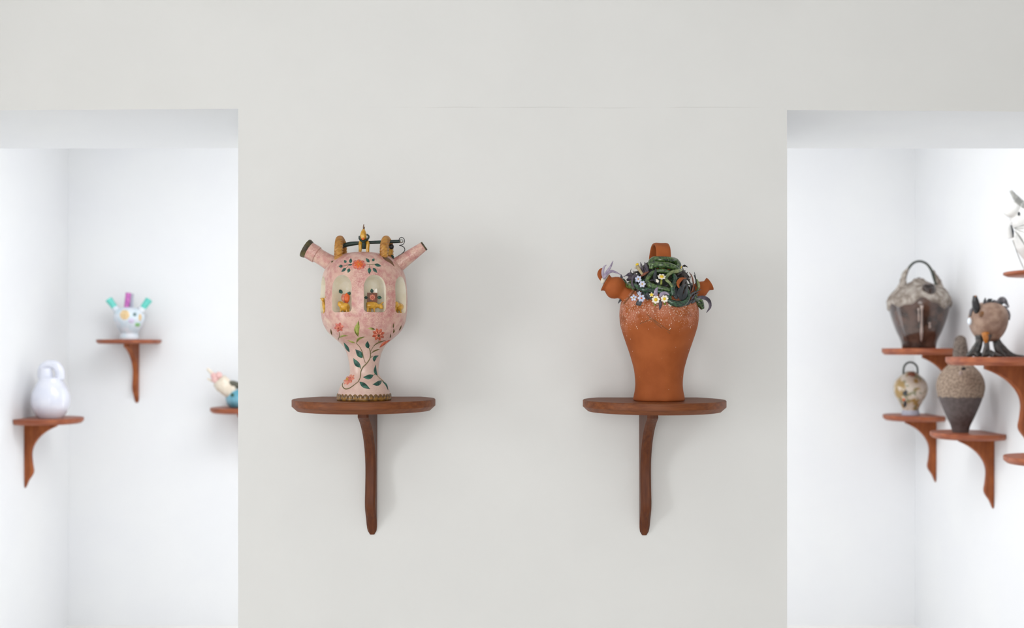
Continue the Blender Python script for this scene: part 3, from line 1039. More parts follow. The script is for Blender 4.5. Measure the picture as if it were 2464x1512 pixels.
coil([(1618, 658, 0.004), (1623, 668, 0.008), (1622, 682, 0.008), (1618, 695, 0.008), (1619, 712, 0.006)], [4, 6, 6.4, 6, 5], M['coil_dark'])
coil([(1523, 684), (1533, 690), (1547, 697), (1566, 699), (1590, 703), (1614, 706)], [4, 6, 6.4, 5.6, 5.2, 4], M['coil_dark'], 0.004)
coil([(1606, 722), (1618, 729), (1632, 732), (1646, 729), (1655, 719), (1657, 706), (1653, 694)], [4.5, 7.5, 8, 7.5, 5.4, 4, 3], M['coil_dark'], 0.005)
coil([(1671, 714, 0.006), (1678, 723, 0.010), (1686, 733, 0.012), (1691, 744, 0.010)], [5, 9.5, 10.5, 4.5], M['coil'])
coil([(1498, 672), (1504, 680), (1514, 688), (1526, 694)], [3.5, 6.5, 7.5, 5], M['coil'], 0.002)
coil([(1676, 672, 0.008), (1680, 682, 0.010), (1681, 692, 0.010), (1676, 700, 0.008)], [1.5, 3.4, 3.6, 2], M['coil_pale'])


def blade(pts, w, m, lift=0.008, name='leaf', t=1.4, flat=False):
    n = len(pts)
    P = [(txy(x, y, flat) if flat is not False else mh(x, y, lift)) for x, y in pts]
    ws = [0.35 * w * U2, w * U2, 0.95 * w * U2, 0.6 * w * U2, 0.12 * w * U2]
    pm = P[n // 2]
    up = Vector((pm.x - TX, pm.y - TY, 0.25 * U2)).normalized() if flat is False else Vector((0.1, -1, 0.3)).normalized()
    return obj(name, g_sweep(P, ws, [0.5 * t * U2, t * U2, t * U2, 0.8 * t * U2, 0.3 * t * U2], up=up, n=10, m=14), m, tj)


# lilac iris leaning out of the left spout
iris = obj('iris_stem', g_sweep([txy(1449, 682, -0.012), txy(1452, 674, -0.014), txy(1459, 666, -0.012), txy(1464, 663, -0.010)], [4.5 * U2, 6 * U2, 5 * U2, 3 * U2], 3 * U2, up=Vector((0, -1, 0)), n=12), M['bone'], tj)
obj('sepal', g_sweep([txy(1453, 645, -0.004), txy(1446, 651, -0.004), txy(1443, 660, -0.004), txy(1446, 670, -0.004), txy(1450, 678, -0.004)], [1 * U2, 5 * U2, 6 * U2, 5 * U2, 2 * U2], 2 * U2, up=Vector((-0.2, -1, 0)), n=10), M['terra_plain'], iris)
for pts, w in (([(1454, 672), (1451, 662), (1451, 650), (1455, 641), (1459, 638)], 3.6), ([(1453, 671), (1460, 655), (1468, 644), (1475, 628)], 3.2), ([(1454, 670), (1462, 658), (1472, 653), (1483, 656), (1493, 661)], 3.4)):
    P = [txy(x, y, -0.020) for x, y in pts]
    obj('petal', g_sweep(P, [2 * U2, w * U2, w * U2, 0.7 * w * U2, 0.25 * w * U2], 1.3 * U2, up=Vector((0.2, -1, 0.2)), n=10, m=14), M['lilac'], iris)
blade([(1495, 674), (1495.5, 667), (1494, 660)], 3.2, M['plum'], flat=-0.01)
blade([(1502, 712), (1494, 721), (1487, 731)], 3.4, M['slate'], flat=-0.012)
blade([(1523, 662), (1510, 662), (1499, 667)], 5.4, M['plum'], 0.008)
blade([(1529, 668), (1522, 660), (1517, 655), (1519, 647)], 4.6, M['blackbrown'], 0.006)
blade([(1533, 668), (1528, 660), (1524, 652)], 3.6, M['blackbrown'], 0.008)
blade([(1536, 664), (1525, 666), (1521, 678), (1527, 695)], 5.2, M['plum'], 0.013)
blade([(1540, 660), (1531, 668), (1530, 682), (1535, 694)], 4.2, M['slate'], 0.008)
blade([(1549, 660), (1545, 649), (1543, 640), (1541, 631)], 5.2, M['plum'], 0.006)
blade([(1560, 658), (1556, 648), (1553, 640), (1551, 631)], 5.4, M['plum'], 0.006)
blade([(1553, 662), (1550, 652), (1547, 645)], 6.2, M['plum'], 0.004)
blade([(1541, 665), (1550, 660), (1562, 653)], 3.4, M['rust'], 0.011)
blade([(1578, 680), (1576, 668), (1577, 655), (1578, 645)], 4.6, M['slate'], 0.014)
blade([(1548, 694), (1552, 708), (1560, 722)], 8.0, M['slate'], 0.003)
blade([(1534, 724), (1538, 730), (1541, 736)], 9.0, M['slate'], 0.004)
blade([(1580, 714), (1578, 704), (1580, 696), (1584, 691)], 4.8, M['lilac'], 0.013)
blade([(1587, 716), (1593, 708), (1603, 706), (1611, 711)], 4.8, M['lilac'], 0.013)
blade([(1588, 722), (1589, 733), (1587, 747)], 4.0, M['plum'], 0.004)
# dark leaves and rust strips on the right
blade([(1650, 662), (1645, 653), (1643, 646), (1642, 640)], 3.2, M['blackbrown'], 0.008)
blade([(1642, 641), (1648, 640), (1655, 643.5)], 3.0, M['blackbrown'], 0.012)
blade([(1636, 652), (1648, 660), (1660, 668)], 6.0, M['blackbrown'], 0.010)
blade([(1640, 660), (1652, 668), (1662, 682)], 6.0, M['blackbrown'], 0.010)
blade([(1634, 693), (1631, 684), (1637, 674), (1651, 670)], 5.2, M['terra_plain'], 0.015)
blade([(1659, 656), (1665, 666), (1668, 680), (1664, 704)], 5.4, M['rust'], 0.013)
blade([(1670, 662), (1674, 672), (1675, 690)], 4.6, M['blackbrown'], 0.008)
blade([(1676, 690), (1674, 672), (1671, 655)], 2.8, M['slate'], 0.010)
blade([(1640, 722), (1636, 708), (1640, 696), (1650, 684)], 8.5, M['slate'], 0.009)
blade([(1640, 722), (1648, 712), (1652, 700), (1656, 686)], 7.0, M['slate'], 0.008)
blade([(1628, 720), (1626, 706), (1629, 692)], 7.0, M['slate'], 0.006)
blade([(1652, 728), (1660, 714), (1672, 704), (1687, 697)], 3.4, M['slate'], 0.008)
blade([(1662, 722), (1672, 712), (1682, 704)], 3.0, M['plum'], 0.008)
blade([(1676, 716), (1692, 716), (1705, 723), (1709, 737), (1700, 753)], 5.0, M['plum'], flat=-0.05)
for pts, w, m, lf in (([(1650, 702), (1652, 686), (1648, 669), (1655, 655)], 6, 'blackbrown', 0.006), ([(1660, 706), (1662, 688), (1660, 671), (1665, 659)], 6, 'slate', 0.006),
                      ([(1669, 710), (1671, 695), (1668, 678)], 6, 'blackbrown', 0.006), ([(1640, 692), (1646, 677), (1658, 668)], 5, 'blackbrown', 0.011), ([(1630, 662), (1640, 656), (1650, 652)], 5, 'blackbrown', 0.007),
                      ([(1500, 694), (1512, 690), (1528, 689)], 7, 'blackbrown', 0.001), ([(1508, 674), (1518, 669), (1531, 666)], 6, 'plum', 0.005), ([(1511, 684), (1520, 680), (1532, 676)], 6, 'coil', 0.003),
                      ([(1552, 702), (1560, 712), (1570, 722)], 6, 'slate', 0.004), ([(1602, 706), (1610, 714), (1616, 722)], 6, 'coil_dark', 0.004), ([(1553, 690), (1560, 678), (1556, 666)], 6, 'blackbrown', 0.003),
                      ([(1580, 690), (1590, 680), (1600, 672)], 6, 'slate', 0.002), ([(1640, 736), (1655, 730), (1668, 722)], 5, 'slate', 0.003), ([(1664, 730), (1672, 722), (1680, 712)], 5, 'slate', 0.004)):
    blade(pts, w, M[m], lf)
obj('bud', g_ball(mh(1637, 643, 0.010), 4.2 * U2), M['yellow'], tj)


rl = random.Random(11)
for i in range(46):
    a = rl.uniform(-PI * 0.92, PI * 0.92)
    h = rl.uniform(0.15, 0.85)
    zc_ = tz(722) + (tz(640) - tz(722)) * h
    rr = MREV.R(zc_)
    c = Vector((TX + rr * math.sin(a), TY - rr * math.cos(a), zc_))
    n_ = Vector((math.sin(a), -math.cos(a), 0.7)).normalized()
    tdir = (n_.orthogonal().normalized())
    tdir = Matrix.Rotation(rl.uniform(0, 2 * PI), 3, n_) @ tdir
    L = rl.uniform(9, 15) * U2
    w = rl.uniform(3.2, 5.5) * U2
    b0 = c - n_ * 0.009
    P = [b0 - tdir * L * 0.7, b0 + n_ * 0.006, b0 + tdir * L * 0.5 + n_ * 0.010, b0 + tdir * L + n_ * rl.uniform(0.008, 0.014)]
    obj('leaf', g_sweep(P, [0.5 * w, w, 0.9 * w, 0.5 * w, 0.1 * w], 1.3 * U2, up=n_, n=8, m=11), M[rl.choice(['slate', 'plum', 'coil_dark', 'blackbrown', 'coil', 'coil_dark'])], tj)


def daisy(x, y, r, m, lift=0.014, k=6, tilt=None, centre='yellow', cr=0.4, stemto=None, ph=0.3):
    p, n = MREV.hit(x, y)
    p = p + (CAM - p).normalized() * lift
    d = (CAM - p).normalized()
    n = (d * 0.8 + n * 0.5).normalized() if tilt is None else Vector(tilt).normalized()
    A = n.cross(Vector((0, 0, 1))).normalized()
    B = A.cross(n)
    V, F = [], []
    gs = []
    for i in range(k):
        a = 2 * PI * i / k + ph
        e = A * math.cos(a) + B * math.sin(a)
        gs.append(g_sweep([p + e * (0.15 * r * U2), p + e * (0.55 * r * U2) + n * 0.0004, p + e * (r * U2) + n * 0.0012], [0.12 * r * U2, 0.34 * r * U2, 0.37 * r * U2, 0.16 * r * U2], 0.8 * U2, up=n, n=8, m=7))
    f = obj('flower', join(*gs), M[m], tj)
    Q = Matrix((A, B, n)).transposed()
    obj('flower_centre', g_ball(p + n * 0.001, cr * r * U2, cr * r * U2, 0.3 * r * U2, 10, 6, Q), M[centre], f)
    if stemto:
        q = mh(*stemto, 0.002)
        obj('stem', g_sweep([p - n * 0.001, (p + q) / 2 - n * 0.002, q], 2.6 * U2, n=8), M['olive'], f)


daisy(1536, 672, 8.2, 'bluepetal', 0.019, 6, centre='ochre', cr=0.24)
daisy(1545.5, 684, 8.2, 'bluepetal', 0.017, 6, centre='ochre', cr=0.22, ph=0.0)
daisy(1525, 717, 8.0, 'bluepetal', 0.012, 5, centre='ochre', cr=0.24)
daisy(1543.5, 718, 8.8, 'bluepetal', 0.016, 6, centre='orange', cr=0.24, ph=0.1)
daisy(1538.5, 706.5, 5.0, 'bluepetal', 0.012, 5, centre='bluepetal', cr=0.2)
daisy(1578, 721.5, 9.4, 'whitepetal', 0.015, 7, centre='yellow', cr=0.44, stemto=(1575, 735))
daisy(1599, 719.5, 8.8, 'whitepetal', 0.015, 7, centre='yellow', cr=0.42, stemto=(1600, 733))
daisy(1592, 667, 9.6, 'whitepetal', 0.019, 7, tilt=(0.02, -0.75, 0.75), centre='yellow', cr=0.5, stemto=(1591, 685))
daisy(1568, 710, 5.6, 'whitepetal', 0.013, 5, centre='yellow', cr=0.7)
daisy(1533.5, 637.5, 4.2, 'yellow', 0.016, 6, centre='yellow', cr=0.95)
obj('stem', g_sweep([mh(1534, 641, 0.014), mh(1540, 652, 0.012), mh(1547, 662, 0.010)], [4.6 * U2, 4 * U2, 3 * U2], n=10), M['tan'], tj)
blade([(1539, 650), (1533, 646), (1526, 645)], 2.4, M['tan'], 0.012)
blade([(1584, 680), (1581, 675), (1578, 672)], 3.6, M['whitepetal'], 0.016, 'petal')
blade([(1608, 733), (1616, 735), (1622, 737)], 2.6, M['bone'], 0.003, 'petal')

# --- spouts like little jars
s0, s1 = txy(1524, 715, -0.008), txy(1456.5, 680.5, -0.008)
Ls = (s1 - s0).length
obj('spout', g_spout(s0, s1, [(0, -0.05), (31 * U2, -0.05), (27 * U2, 0.1), (22 * U2, 0.28), (19 * U2, 0.36), (19.5 * U2, 0.42), (24 * U2, 0.50), (27 * U2, 0.60), (27 * U2, 0.70), (23.5 * U2, 0.80), (18.5 * U2, 0.89),
                              (19 * U2, 0.94), (22 * U2, 1.0), (20.6 * U2, 1.015), (17 * U2, 0.95), (15.5 * U2, 0.88), (20 * U2, 0.76), (19 * U2, 0.6), (0, 0.55)], 36), M['terra_plain'], tj, sharp=50)
s0, s1 = txy(1668, 707, 0.012), txy(1708, 683.5, 0.012)
obj('spout', g_spout(s0, s1, [(0, -0.05), (18 * U2, -0.05), (17 * U2, 0.05), (17.5 * U2, 0.2), (19.5 * U2, 0.38), (19 * U2, 0.52), (15.5 * U2, 0.68), (13.2 * U2, 0.78), (13.6 * U2, 0.86), (16.8 * U2, 1.0), (15.6 * U2, 1.02), (11.5 * U2, 0.88), (10.5 * U2, 0.7), (0, 0.6)], 32), M['terra_plain'], tj, sharp=50)
# --- strap handle
hp = [txy(1598, 668, -0.046), txy(1597.5, 640, -0.045), txy(1597, 615, -0.041), txy(1595.5, 597, -0.031), txy(1592, 589, -0.014), txy(1589, 588, 0.006), txy(1584, 594, 0.026), txy(1580, 612, 0.038), txy(1577, 640, 0.043), txy(1576, 668, 0.043)]
side = Vector((1.0, 0.18, 0)).normalized()
V, F = [], []
P = crom(hp, 44)
sec = [(-17.5, -1.6), (-15, -3.2), (0, -2.6), (15, -3.2), (17.5, -1.6), (18, 0), (17, 2), (12, 3), (0, 2.6), (-12, 3), (-17, 2), (-18, 0)]
for i, p in enumerate(P):
    T = (P[min(i + 1, 43)] - P[max(i - 1, 0)]).normalized()
    N = side.cross(T).normalized()
    B = side
    for a, b in sec:
        V.append(p + B * (a * U2) + N * (b * U2))
k = len(sec)
for i in range(43):
    for j in range(k):
        F.append((i * k + j, i * k + (j + 1) % k, (i + 1) * k + (j + 1) % k, (i + 1) * k + j))
F.append(tuple(range(k)))
F.append(tuple(range(43 * k, 44 * k)))
obj('handle', (V, F), M['terra_plain'], tj)
# incised strokes on the shoulder
for pts in ([(1556, 757), (1575, 772), (1608, 800)], [(1562, 764), (1582, 782), (1612, 803)], [(1575, 770), (1595, 786), (1612, 797)], [(1567, 768), (1558, 772), (1540, 779)]):
    P = []
    for x, y in pts:
        p, n = TREV.hit(x, y)
        P.append(p + n * 0.0001)
    obj('incised_line', g_sweep(crom(P, 8), 0.55 * U2, n=6), M['brown'], tj)
pp = [TREV.hit(x, y) for x, y in ((1501, 732), (1510, 722), (1522, 707), (1533, 694))]
obj('seam', g_sweep([p + n * 0.0006 for p, n in pp], 1.0 * U2, n=6), M['brown'], tj)

# ------------------------------------------------------------------ jars in the room behind
M['white_glaze'] = mat('white_glaze', (232, 236, 240), (222, 230, 238), scale=20, rough=0.25, coat=0.3)
M['lav_white'] = mat('lavender_white_glaze', (220, 223, 236), (228, 230, 240), scale=20, rough=0.18, coat=0.6)
M['pale_blue'] = mat('pale_blue_glaze', (208, 224, 234), (226, 232, 240), scale=30, rough=0.3)
M['turq'] = mat('turquoise_glaze', (96, 206, 190), (120, 216, 206), scale=60, rough=0.35)
M['magenta'] = mat('magenta_glaze', (186, 96, 176), (204, 120, 186), scale=60, rough=0.35)
M['greyl'] = mat('grey_lilac_glaze', (176, 178, 192), rough=0.4)
M['apricot'] = mat('apricot_glaze', (226, 196, 146), (234, 206, 160), scale=60, rough=0.4)
M['grassgreen'] = mat('grass_green_glaze', (140, 192, 132), rough=0.4)
M['slategreen'] = mat('slate_green_glaze', (116, 142, 146), rough=0.4)
M['lavender'] = mat('lavender_glaze', (214, 206, 230), rough=0.4)
M['blue_bowl'] = mat('blue_bowl_glaze', (92, 160, 182), (128, 184, 204), scale=30, rough=0.3, coat=0.3)
M['buff'] = mat('buff_clay', (222, 208, 188), (232, 222, 206), scale=40, rough=0.6)
M['pinkclay'] = mat('pink_clay', (224, 174, 172), (232, 192, 186), scale=60, rough=0.5)
M['dkolive'] = mat('dark_olive_band', (60, 62, 50), (100, 98, 84), scale=60, rough=0.5)
M['jar_brown'] = mat('brown_jar_glaze', (44, 29, 23), (82, 58, 47), scale=18, rough=0.16, coat=0.6, detail=5)
M['lava'] = mat('grey_lava_crust', (122, 110, 100), (172, 163, 154), scale=34, rough=0.8, bump=0.8, bscale=90)
M['drip'] = mat('pale_drip_glaze', (150, 132, 124), (176, 160, 152), scale=40, rough=0.3)
M['handle_green'] = mat('dark_green_handle', (34, 44, 40), (60, 66, 54), scale=60, rough=0.45)
M['hole'] = mat('dark_hole', (30, 24, 22), rough=0.7)
M['jar_spk'] = mat('speckled_beige_clay', (118, 100, 86), (162, 142, 124), scale=120, rough=0.75, bump=0.5, bscale=160, detail=6)
M['jar_dark'] = mat('matte_dark_clay', (72, 60, 58), (86, 74, 72), scale=60, rough=0.5)
M['jug_cream'] = mat('cream_ochre_patches', (208, 196, 182), (164, 132, 74), scale=24, rough=0.3, coat=0.3, lo=0.46, hi=0.58)
nt = M['jug_cream'].node_tree
vec, ox = n_obj(nt)
overlay(M['jug_cream'], (122, 124, 92), n_math(nt, 'MULTIPLY', n_range(nt, n_noise(nt, 34, 3, vec), 0.55, 0.64), 0.8))
M['claw_body'] = mat('brown_speckled_pot', (126, 98, 82), (160, 134, 116), scale=26, rough=0.55, detail=6, bump=0.3, bscale=140)
M['claw'] = mat('dark_grey_claw', (38, 38, 36), (72, 66, 62), scale=60, rough=0.4, coat=0.2)
M['amber'] = mat('amber_glaze', (176, 108, 26), (150, 88, 30), scale=60, rough=0.3)
M['feather'] = mat('dark_feather', (34, 40, 42), (110, 106, 110), scale=50, rough=0.5)
M['animal_white'] = mat('white_animal_glaze', (232, 231, 228), (224, 222, 218), scale=30, rough=0.35, coat=0.2)
M['animal_grey'] = mat('grey_animal_glaze', (142, 142, 138), (176, 175, 170), scale=60, rough=0.5)


class Spot:
    """pixel -> metres around a vertical axis through (X, Y)"""

    def __init__(self, px, depth):
        self.Y = depth + CAM.y
        self.s = FPX / depth
        self.u = 1.0 / self.s
        self.X = (px - CX) * self.u

    def z(self, y):
        return CAM.z + (HZ - y) * self.u

    def p(self, x, y, dy=0.0):
        return at_y(x, y, self.Y + dy)

    def lathe(self, pr, zbase, m=60, seg=64, close=True):
        q = smooth_prof([(w * self.u, self.z(y)) for w, y in pr], m)
        q = [(r, max(z, zbase)) for r, z in q]
        q = [(0.0, zbase), (q[0][0], zbase)] + [t for t in q[1:] if t[1] > zbase + 1e-4]
        if close:
            q.append((0.0, q[-1][1]))
        return q


# --- large brown jar
k = Spot(2211, 4.905)
zb = ZR['b1']
t = thing('brown_jar', 'large glossy brown jar with grey crusted shoulders and tall arched handle', 'jar', (k.X, k.Y, zb))
q = k.lathe([(38, 838), (41, 822), (52, 796), (61, 770), (67, 748), (70, 733), (69, 720), (60, 705), (46, 694), (28, 684), (12, 676), (3, 668)], zb)
body = obj('jar_body', g_lathe(q, 72, k.X, k.Y), M['jar_brown'], t)
JREV = Rev(k.X, k.Y, q[1:])
# crust: an uneven thick shell over the shoulders
V, F = [], []
nc, nr = 72, 16
for i in range(nr):
    for j in range(nc):
        a = 2 * PI * j / nc
        low = 738 + 9 * math.sin(2 * a + 2.2) + 7 * math.sin(5 * a + 1) + 3 * math.sin(11 * a)
        y = low + (672 - low) * i / (nr - 1)
        z = k.z(y)
        r = max(0.004, JREV.R(z))
        th = 0.006 if i > 0 else -0.003
        th *= 1.0 + 0.7 * mnoise.noise(Vector((math.cos(a) * 3, math.sin(a) * 3, i * 0.5)))
        V.append(Vector((k.X + (r + th) * math.cos(a), k.Y + (r + th) * math.sin(a), z + (0.003 if i == nr - 1 else 0))))
for i in range(nr - 1):
    for j in range(nc):
        F.append((i * nc + j, i * nc + (j + 1) % nc, (i + 1) * nc + (j + 1) % nc, (i + 1) * nc + j))
F.append(tuple(range((nr - 1) * nc, nr * nc)))
obj('crust', (V, F), M['lava'], t)
for (x0, y0, x1, y1, w) in ((2218, 735, 2217, 822, 3.6), (2237, 776, 2237, 790, 3.0), (2210, 742, 2211, 775, 2.4)):
    P = []
    for f_ in range(6):
        p, n = JREV.hit(x0 + (x1 - x0) * f_ / 5, y0 + (y1 - y0) * f_ / 5)
        P.append(p + n * 0.001)
    obj('drip', g_sweep(P, [w * k.u, 0.6 * w * k.u, 0.55 * w * k.u, 0.8 * w * k.u, w * k.u, 0.4 * w * k.u], 0.0025, up=(P[2] - Vector((k.X, k.Y, P[2].z))).normalized(), n=10, m=20), M['drip'], t)
hd_ = obj('handle', g_sweep([k.p(2170, 700), k.p(2175, 682), k.p(2179, 662), k.p(2187, 645), k.p(2200, 632), k.p(2214, 629), k.p(2228, 634), k.p(2240, 648), k.p(2248, 668), k.p(2256, 690), k.p(2262, 704)], [4.5 * k.u, 4.2 * k.u, 3.8 * k.u, 3.2 * k.u, 2.8 * k.u, 2.8 * k.u, 2.8 * k.u, 3.4 * k.u, 4.2 * k.u, 4.5 * k.u, 4.5 * k.u], n=12, m=40), M['handle_green'], t)
for pts in ([(2163, 706), (2170, 690), (2174, 672), (2180, 652), (2187, 644)], [(2272, 712), (2262, 692), (2255, 674), (2249, 660), (2246, 650)]):
    g = g_sweep([k.p(x, y) for x, y in pts], [12 * k.u, 9 * k.u, 7.5 * k.u, 6 * k.u, 2.5 * k.u], n=14, m=24)
    g = ([v + Vector((mnoise.noise(v * 60), mnoise.noise(v * 60 + Vector((9, 0, 0))), mnoise.noise(v * 60 + Vector((0, 9, 0))))) * 0.006 for v in g[0]], g[1])
    obj('crust', g, M['lava'], hd_)
sp = obj('spout', g_spout(k.p(2234, 718, -0.095), k.p(2235, 688, -0.125), [(0, 0), (17 * k.u, 0), (15 * k.u, 0.5), (14 * k.u, 1.0), (11 * k.u, 1.02), (9 * k.u, 0.9)], 24), M['jar_brown'], t, sharp=50)
obj('spout_hole', g_spout(k.p(2234, 718, -0.095), k.p(2235, 688, -0.125), [(11.5 * k.u, 0.93), (0, 0.9)], 24), M['hole'], sp)

# --- little cream and ochre jug
k = Spot(2191, 5.135)
zb = ZR['a1']
t = thing('cream_jug', 'little cream and ochre jug with thin loop handle and dark painted sprig', 'jug', (k.X, k.Y, zb))
q = k.lathe([(20, 999), (18, 994), (19, 984), (27, 967), (36, 950), (39, 936), (36, 921), (27, 909), (17, 900), (9, 894)], zb)
obj('jug_body', g_lathe(q, 56, k.X, k.Y), M['jug_cream'], t)
CREV = Rev(k.X, k.Y, q[1:])
obj('foot', g_lathe([(0, zb), (20.5 * k.u, zb), (21 * k.u, zb + 3 * k.u), (18.6 * k.u, zb + 12 * k.u), (0, zb + 12 * k.u)], 48, k.X, k.Y), M['greyl'], t, sharp=40)
obj('handle', g_sweep([k.p(2175, 912), k.p(2174, 896), k.p(2176, 882), k.p(2183, 874), k.p(2190, 872), k.p(2198, 874), k.p(2206, 882), k.p(2208, 896), k.p(2207, 912)], 2.3 * k.u, n=10, m=36), M['handle_green'], t)
obj('neck_patch', g_ball(k.p(2193, 902, -0.03), 9 * k.u, 12 * k.u, 7 * k.u), M['rust'], t)


def sp_leaf(rev, pts, w, m, lift=0.002, name='painted_leaf'):
    obj(name, relief(rev, leaf_grid(pts, w), lift), m, t)


for pts, w in (([(2178, 955), (2179, 945), (2180, 936)], 4), ([(2170, 950), (2178, 946), (2186, 941)], 3), ([(2171, 941), (2178, 947), (2187, 953)], 3), ([(2176, 982), (2178, 972), (2177, 962)], 5)):
    sp_leaf(CREV, pts, w, M['slate'])
sp_leaf(CREV, [(2172, 966), (2175, 962), (2178, 959)], 3.5, M['orange'])

# --- tall two-tone dark jar
k = Spot(2311, 4.52)
zb = ZR['a2']
t = thing('dark_jar', 'tall dark jar, matte below and speckled beige above, with stub neck', 'jar', (k.X, k.Y, zb))
pr = [(18, 1041), (21, 1028), (32, 1002), (43, 974), (50.5, 950), (53.5, 932), (51, 914), (43, 897), (30, 882), (20, 872), (15.5, 862), (14.5, 850), (12, 826), (8, 812), (3, 808)]
q = k.lathe(pr, zb, 90)
zc = k.z(952)
lo = [p for p in q if p[1] <= zc]
up_ = [p for p in q if p[1] > zc]
obj('lower_body', g_lathe(lo + [(0, lo[-1][1])], 64, k.X, k.Y), M['jar_dark'], t, sharp=60)
ub = [(0, lo[-1][1] - 0.001), (lo[-1][0] + 0.0015, lo[-1][1] - 0.001)] + [(r + 0.0015, z) for r, z in up_[:-1]] + [up_[-1]]
g = g_lathe(ub, 96, k.X, k.Y)
g = ([v + Vector((0, 0, -0.006 * (0.6 + mnoise.noise(Vector((math.atan2(v.y - k.Y, v.x - k.X) * 4, 0, 0))) + 0.5 * mnoise.noise(Vector((math.atan2(v.y - k.Y, v.x - k.X) * 13, 3, 0)))) if abs(v.z - lo[-1][1] + 0.001) < 1e-6 else 0)) for v in g[0]], g[1])
obj('upper_body', g, M['jar_spk'], t, sharp=60)
M['neck_spk'] = mat('dark_speckled_neck', (84, 73, 66), (120, 106, 96), scale=110, rough=0.75, bump=0.4, bscale=160)
obj('neck', g_lathe([(r + 0.003, z) for r, z in ub if z > k.z(874)][:-1] + [(0.0, ub[-1][1] + 0.002)], 48, k.X, k.Y), M['neck_spk'], t)
DREV = Rev(k.X, k.Y, q[1:])
p, n = DREV.hit(2319, 889)
obj('spout_hole', g_ball(p, 6 * k.u, 3 * k.u, 5 * k.u), M['hole'], t)
p, n = DREV.hit(2312, 900)
obj('drip', g_ball(p, 5 * k.u, 3 * k.u, 7 * k.u), M['drip'], t)

# --- round pot on three clawed feet
k = Spot(2378, 4.19)
zb = ZR['n']
t = thing('clawed_pot', 'round brown pot standing on three dark clawed feet with feather crest', 'pot', (k.X, k.Y, zb))
q = smooth_prof([(12, 822), (22, 818), (28, 812), (36, 800), (42, 784), (44, 768), (42, 752), (34, 738), (20, 729.5), (0, 727)], 50)
q = [(0, k.z(823))] + [(r * k.u, k.z(y)) for r, y in q[:-1]] + [(0, k.z(727))]
body = obj('pot_body', g_lathe(q, 64, k.X, k.Y), M['claw_body'], t)
BREV = Rev(k.X, k.Y, q[1:])
for pts, rad, dy in (([(2357, 808), (2356, 826), (2351, 842), (2345, 857)], [10, 8, 9, 8], -0.015), ([(2376, 806), (2374, 826), (2376, 842), (2381, 857)], [10, 6, 6, 5], -0.05), ([(2397, 808), (2397, 824), (2402, 842), (2410, 857)], [10, 7.5, 8.5, 7], 0.0)):
    leg = obj('leg', g_sweep([k.p(x, y, dy) for x, y in pts], [r * k.u for r in rad], n=14, m=22), M['claw'], t)
    bx_, by_ = pts[-1]
    zz = zb + 0.0105
    base = k.p(bx_, by_, dy)
    base.z = zz
    for dx, ddy, ln in ((-1, -0.5, 26), (-0.1, -1, 24), (1, -0.4, 28), (0.9, 0.5, 20), (-0.8, 0.6, 18)):
        d = Vector((dx, ddy, 0)).normalized() * (ln * k.u)
        obj('toe', g_sweep([base + Vector((0, 0, 0.010)), base + d * 0.5 + Vector((0, 0, -0.001)), base + d + Vector((0, 0, -0.007))], [0.011, 0.0095, 0.003], n=10, m=10), M['claw'], leg)
for pts, rad, dy in (([(2357, 816), (2346, 840), (2326, 858)], [5, 9, 3], -0.02), ([(2397, 814), (2412, 838), (2440, 856), (2466, 859)], [6, 9, 5, 3], -0.01), ([(2375, 822), (2371, 842), (2364, 858)], [4, 6, 3], -0.055), ([(2399, 822), (2402, 842), (2420, 858)], [4, 7, 3], -0.03)):
    g = g_sweep([k.p(x, y, dy) for x, y in pts], [r * k.u for r in rad], 4 * k.u, up=Vector((0, -1, 0)), n=12, m=18)
    obj('web', ([Vector((v.x, v.y, max(v.z, zb + 0.0005))) for v in g[0]], g[1]), M['claw'], t)
obj('spur', g_sweep([k.p(2371, 802, -0.05), k.p(2372, 812, -0.055), k.p(2373, 826, -0.054)], [9 * k.u, 7 * k.u, 4 * k.u], n=12), M['amber'], t)
ho = obj('horn_spout', g_sweep([k.p(2352, 752, -0.03), k.p(2349, 738, -0.035), k.p(2347, 724, -0.035), k.p(2346, 712, -0.032)], [7 * k.u, 9 * k.u, 8 * k.u, 4.4 * k.u], n=14, m=20), M['black'], t)
obj('horn_tip', g_ball(k.p(2346.5, 715, -0.036), 3.2 * k.u, 3.6 * k.u, 4 * k.u), M['amber'], ho)
obj('wing', g_sweep([k.p(2345, 738, -0.01), k.p(2337, 748, -0.01), k.p(2334, 762, -0.01)], [2 * k.u, 4 * k.u, 2 * k.u], 2 * k.u, up=Vector((-0.4, -1, 0)), n=10), M['feather'], t)
obj('white_blob', g_ball(k.p(2333, 774, -0.02), 5 * k.u, 5 * k.u, 9 * k.u), M['white_glaze'], t)  # small white ellipsoid at the left of the pot
p, n = BREV.hit(2363, 756)
obj('navel', g_ball(p, 8 * k.u, 3 * k.u, 7 * k.u), M['brown'], t)
for pts, w in (([(2400, 740), (2404, 728), (2410, 722), (2426, 739)], 8), ([(2396, 738), (2402, 732), (2408, 724)], 7), ([(2384, 736), (2388, 728), (2398, 724)], 5), ([(2375, 734), (2378, 724), (2386, 720)], 5), ([(2366, 736), (2368, 724), (2369, 717)], 4),
               ([(2412, 744), (2420, 749), (2425, 758), (2427, 771)], 6), ([(2410, 742), (2418, 740), (2424, 741)], 4), ([(2416, 760), (2418, 772), (2419, 782)], 3), ([(2392, 736), (2400, 730), (2404, 727)], 4)):
    obj('feather', g_sweep([k.p(x + 2, y, -0.03) for x, y in pts], [0.6 * w * k.u, 1.15 * w * k.u, 0.9 * w * k.u, 0.15 * w * k.u], 1.6 * k.u, up=Vector((0.2, -1, 0.2)), n=10, m=14), M['feather'], t)

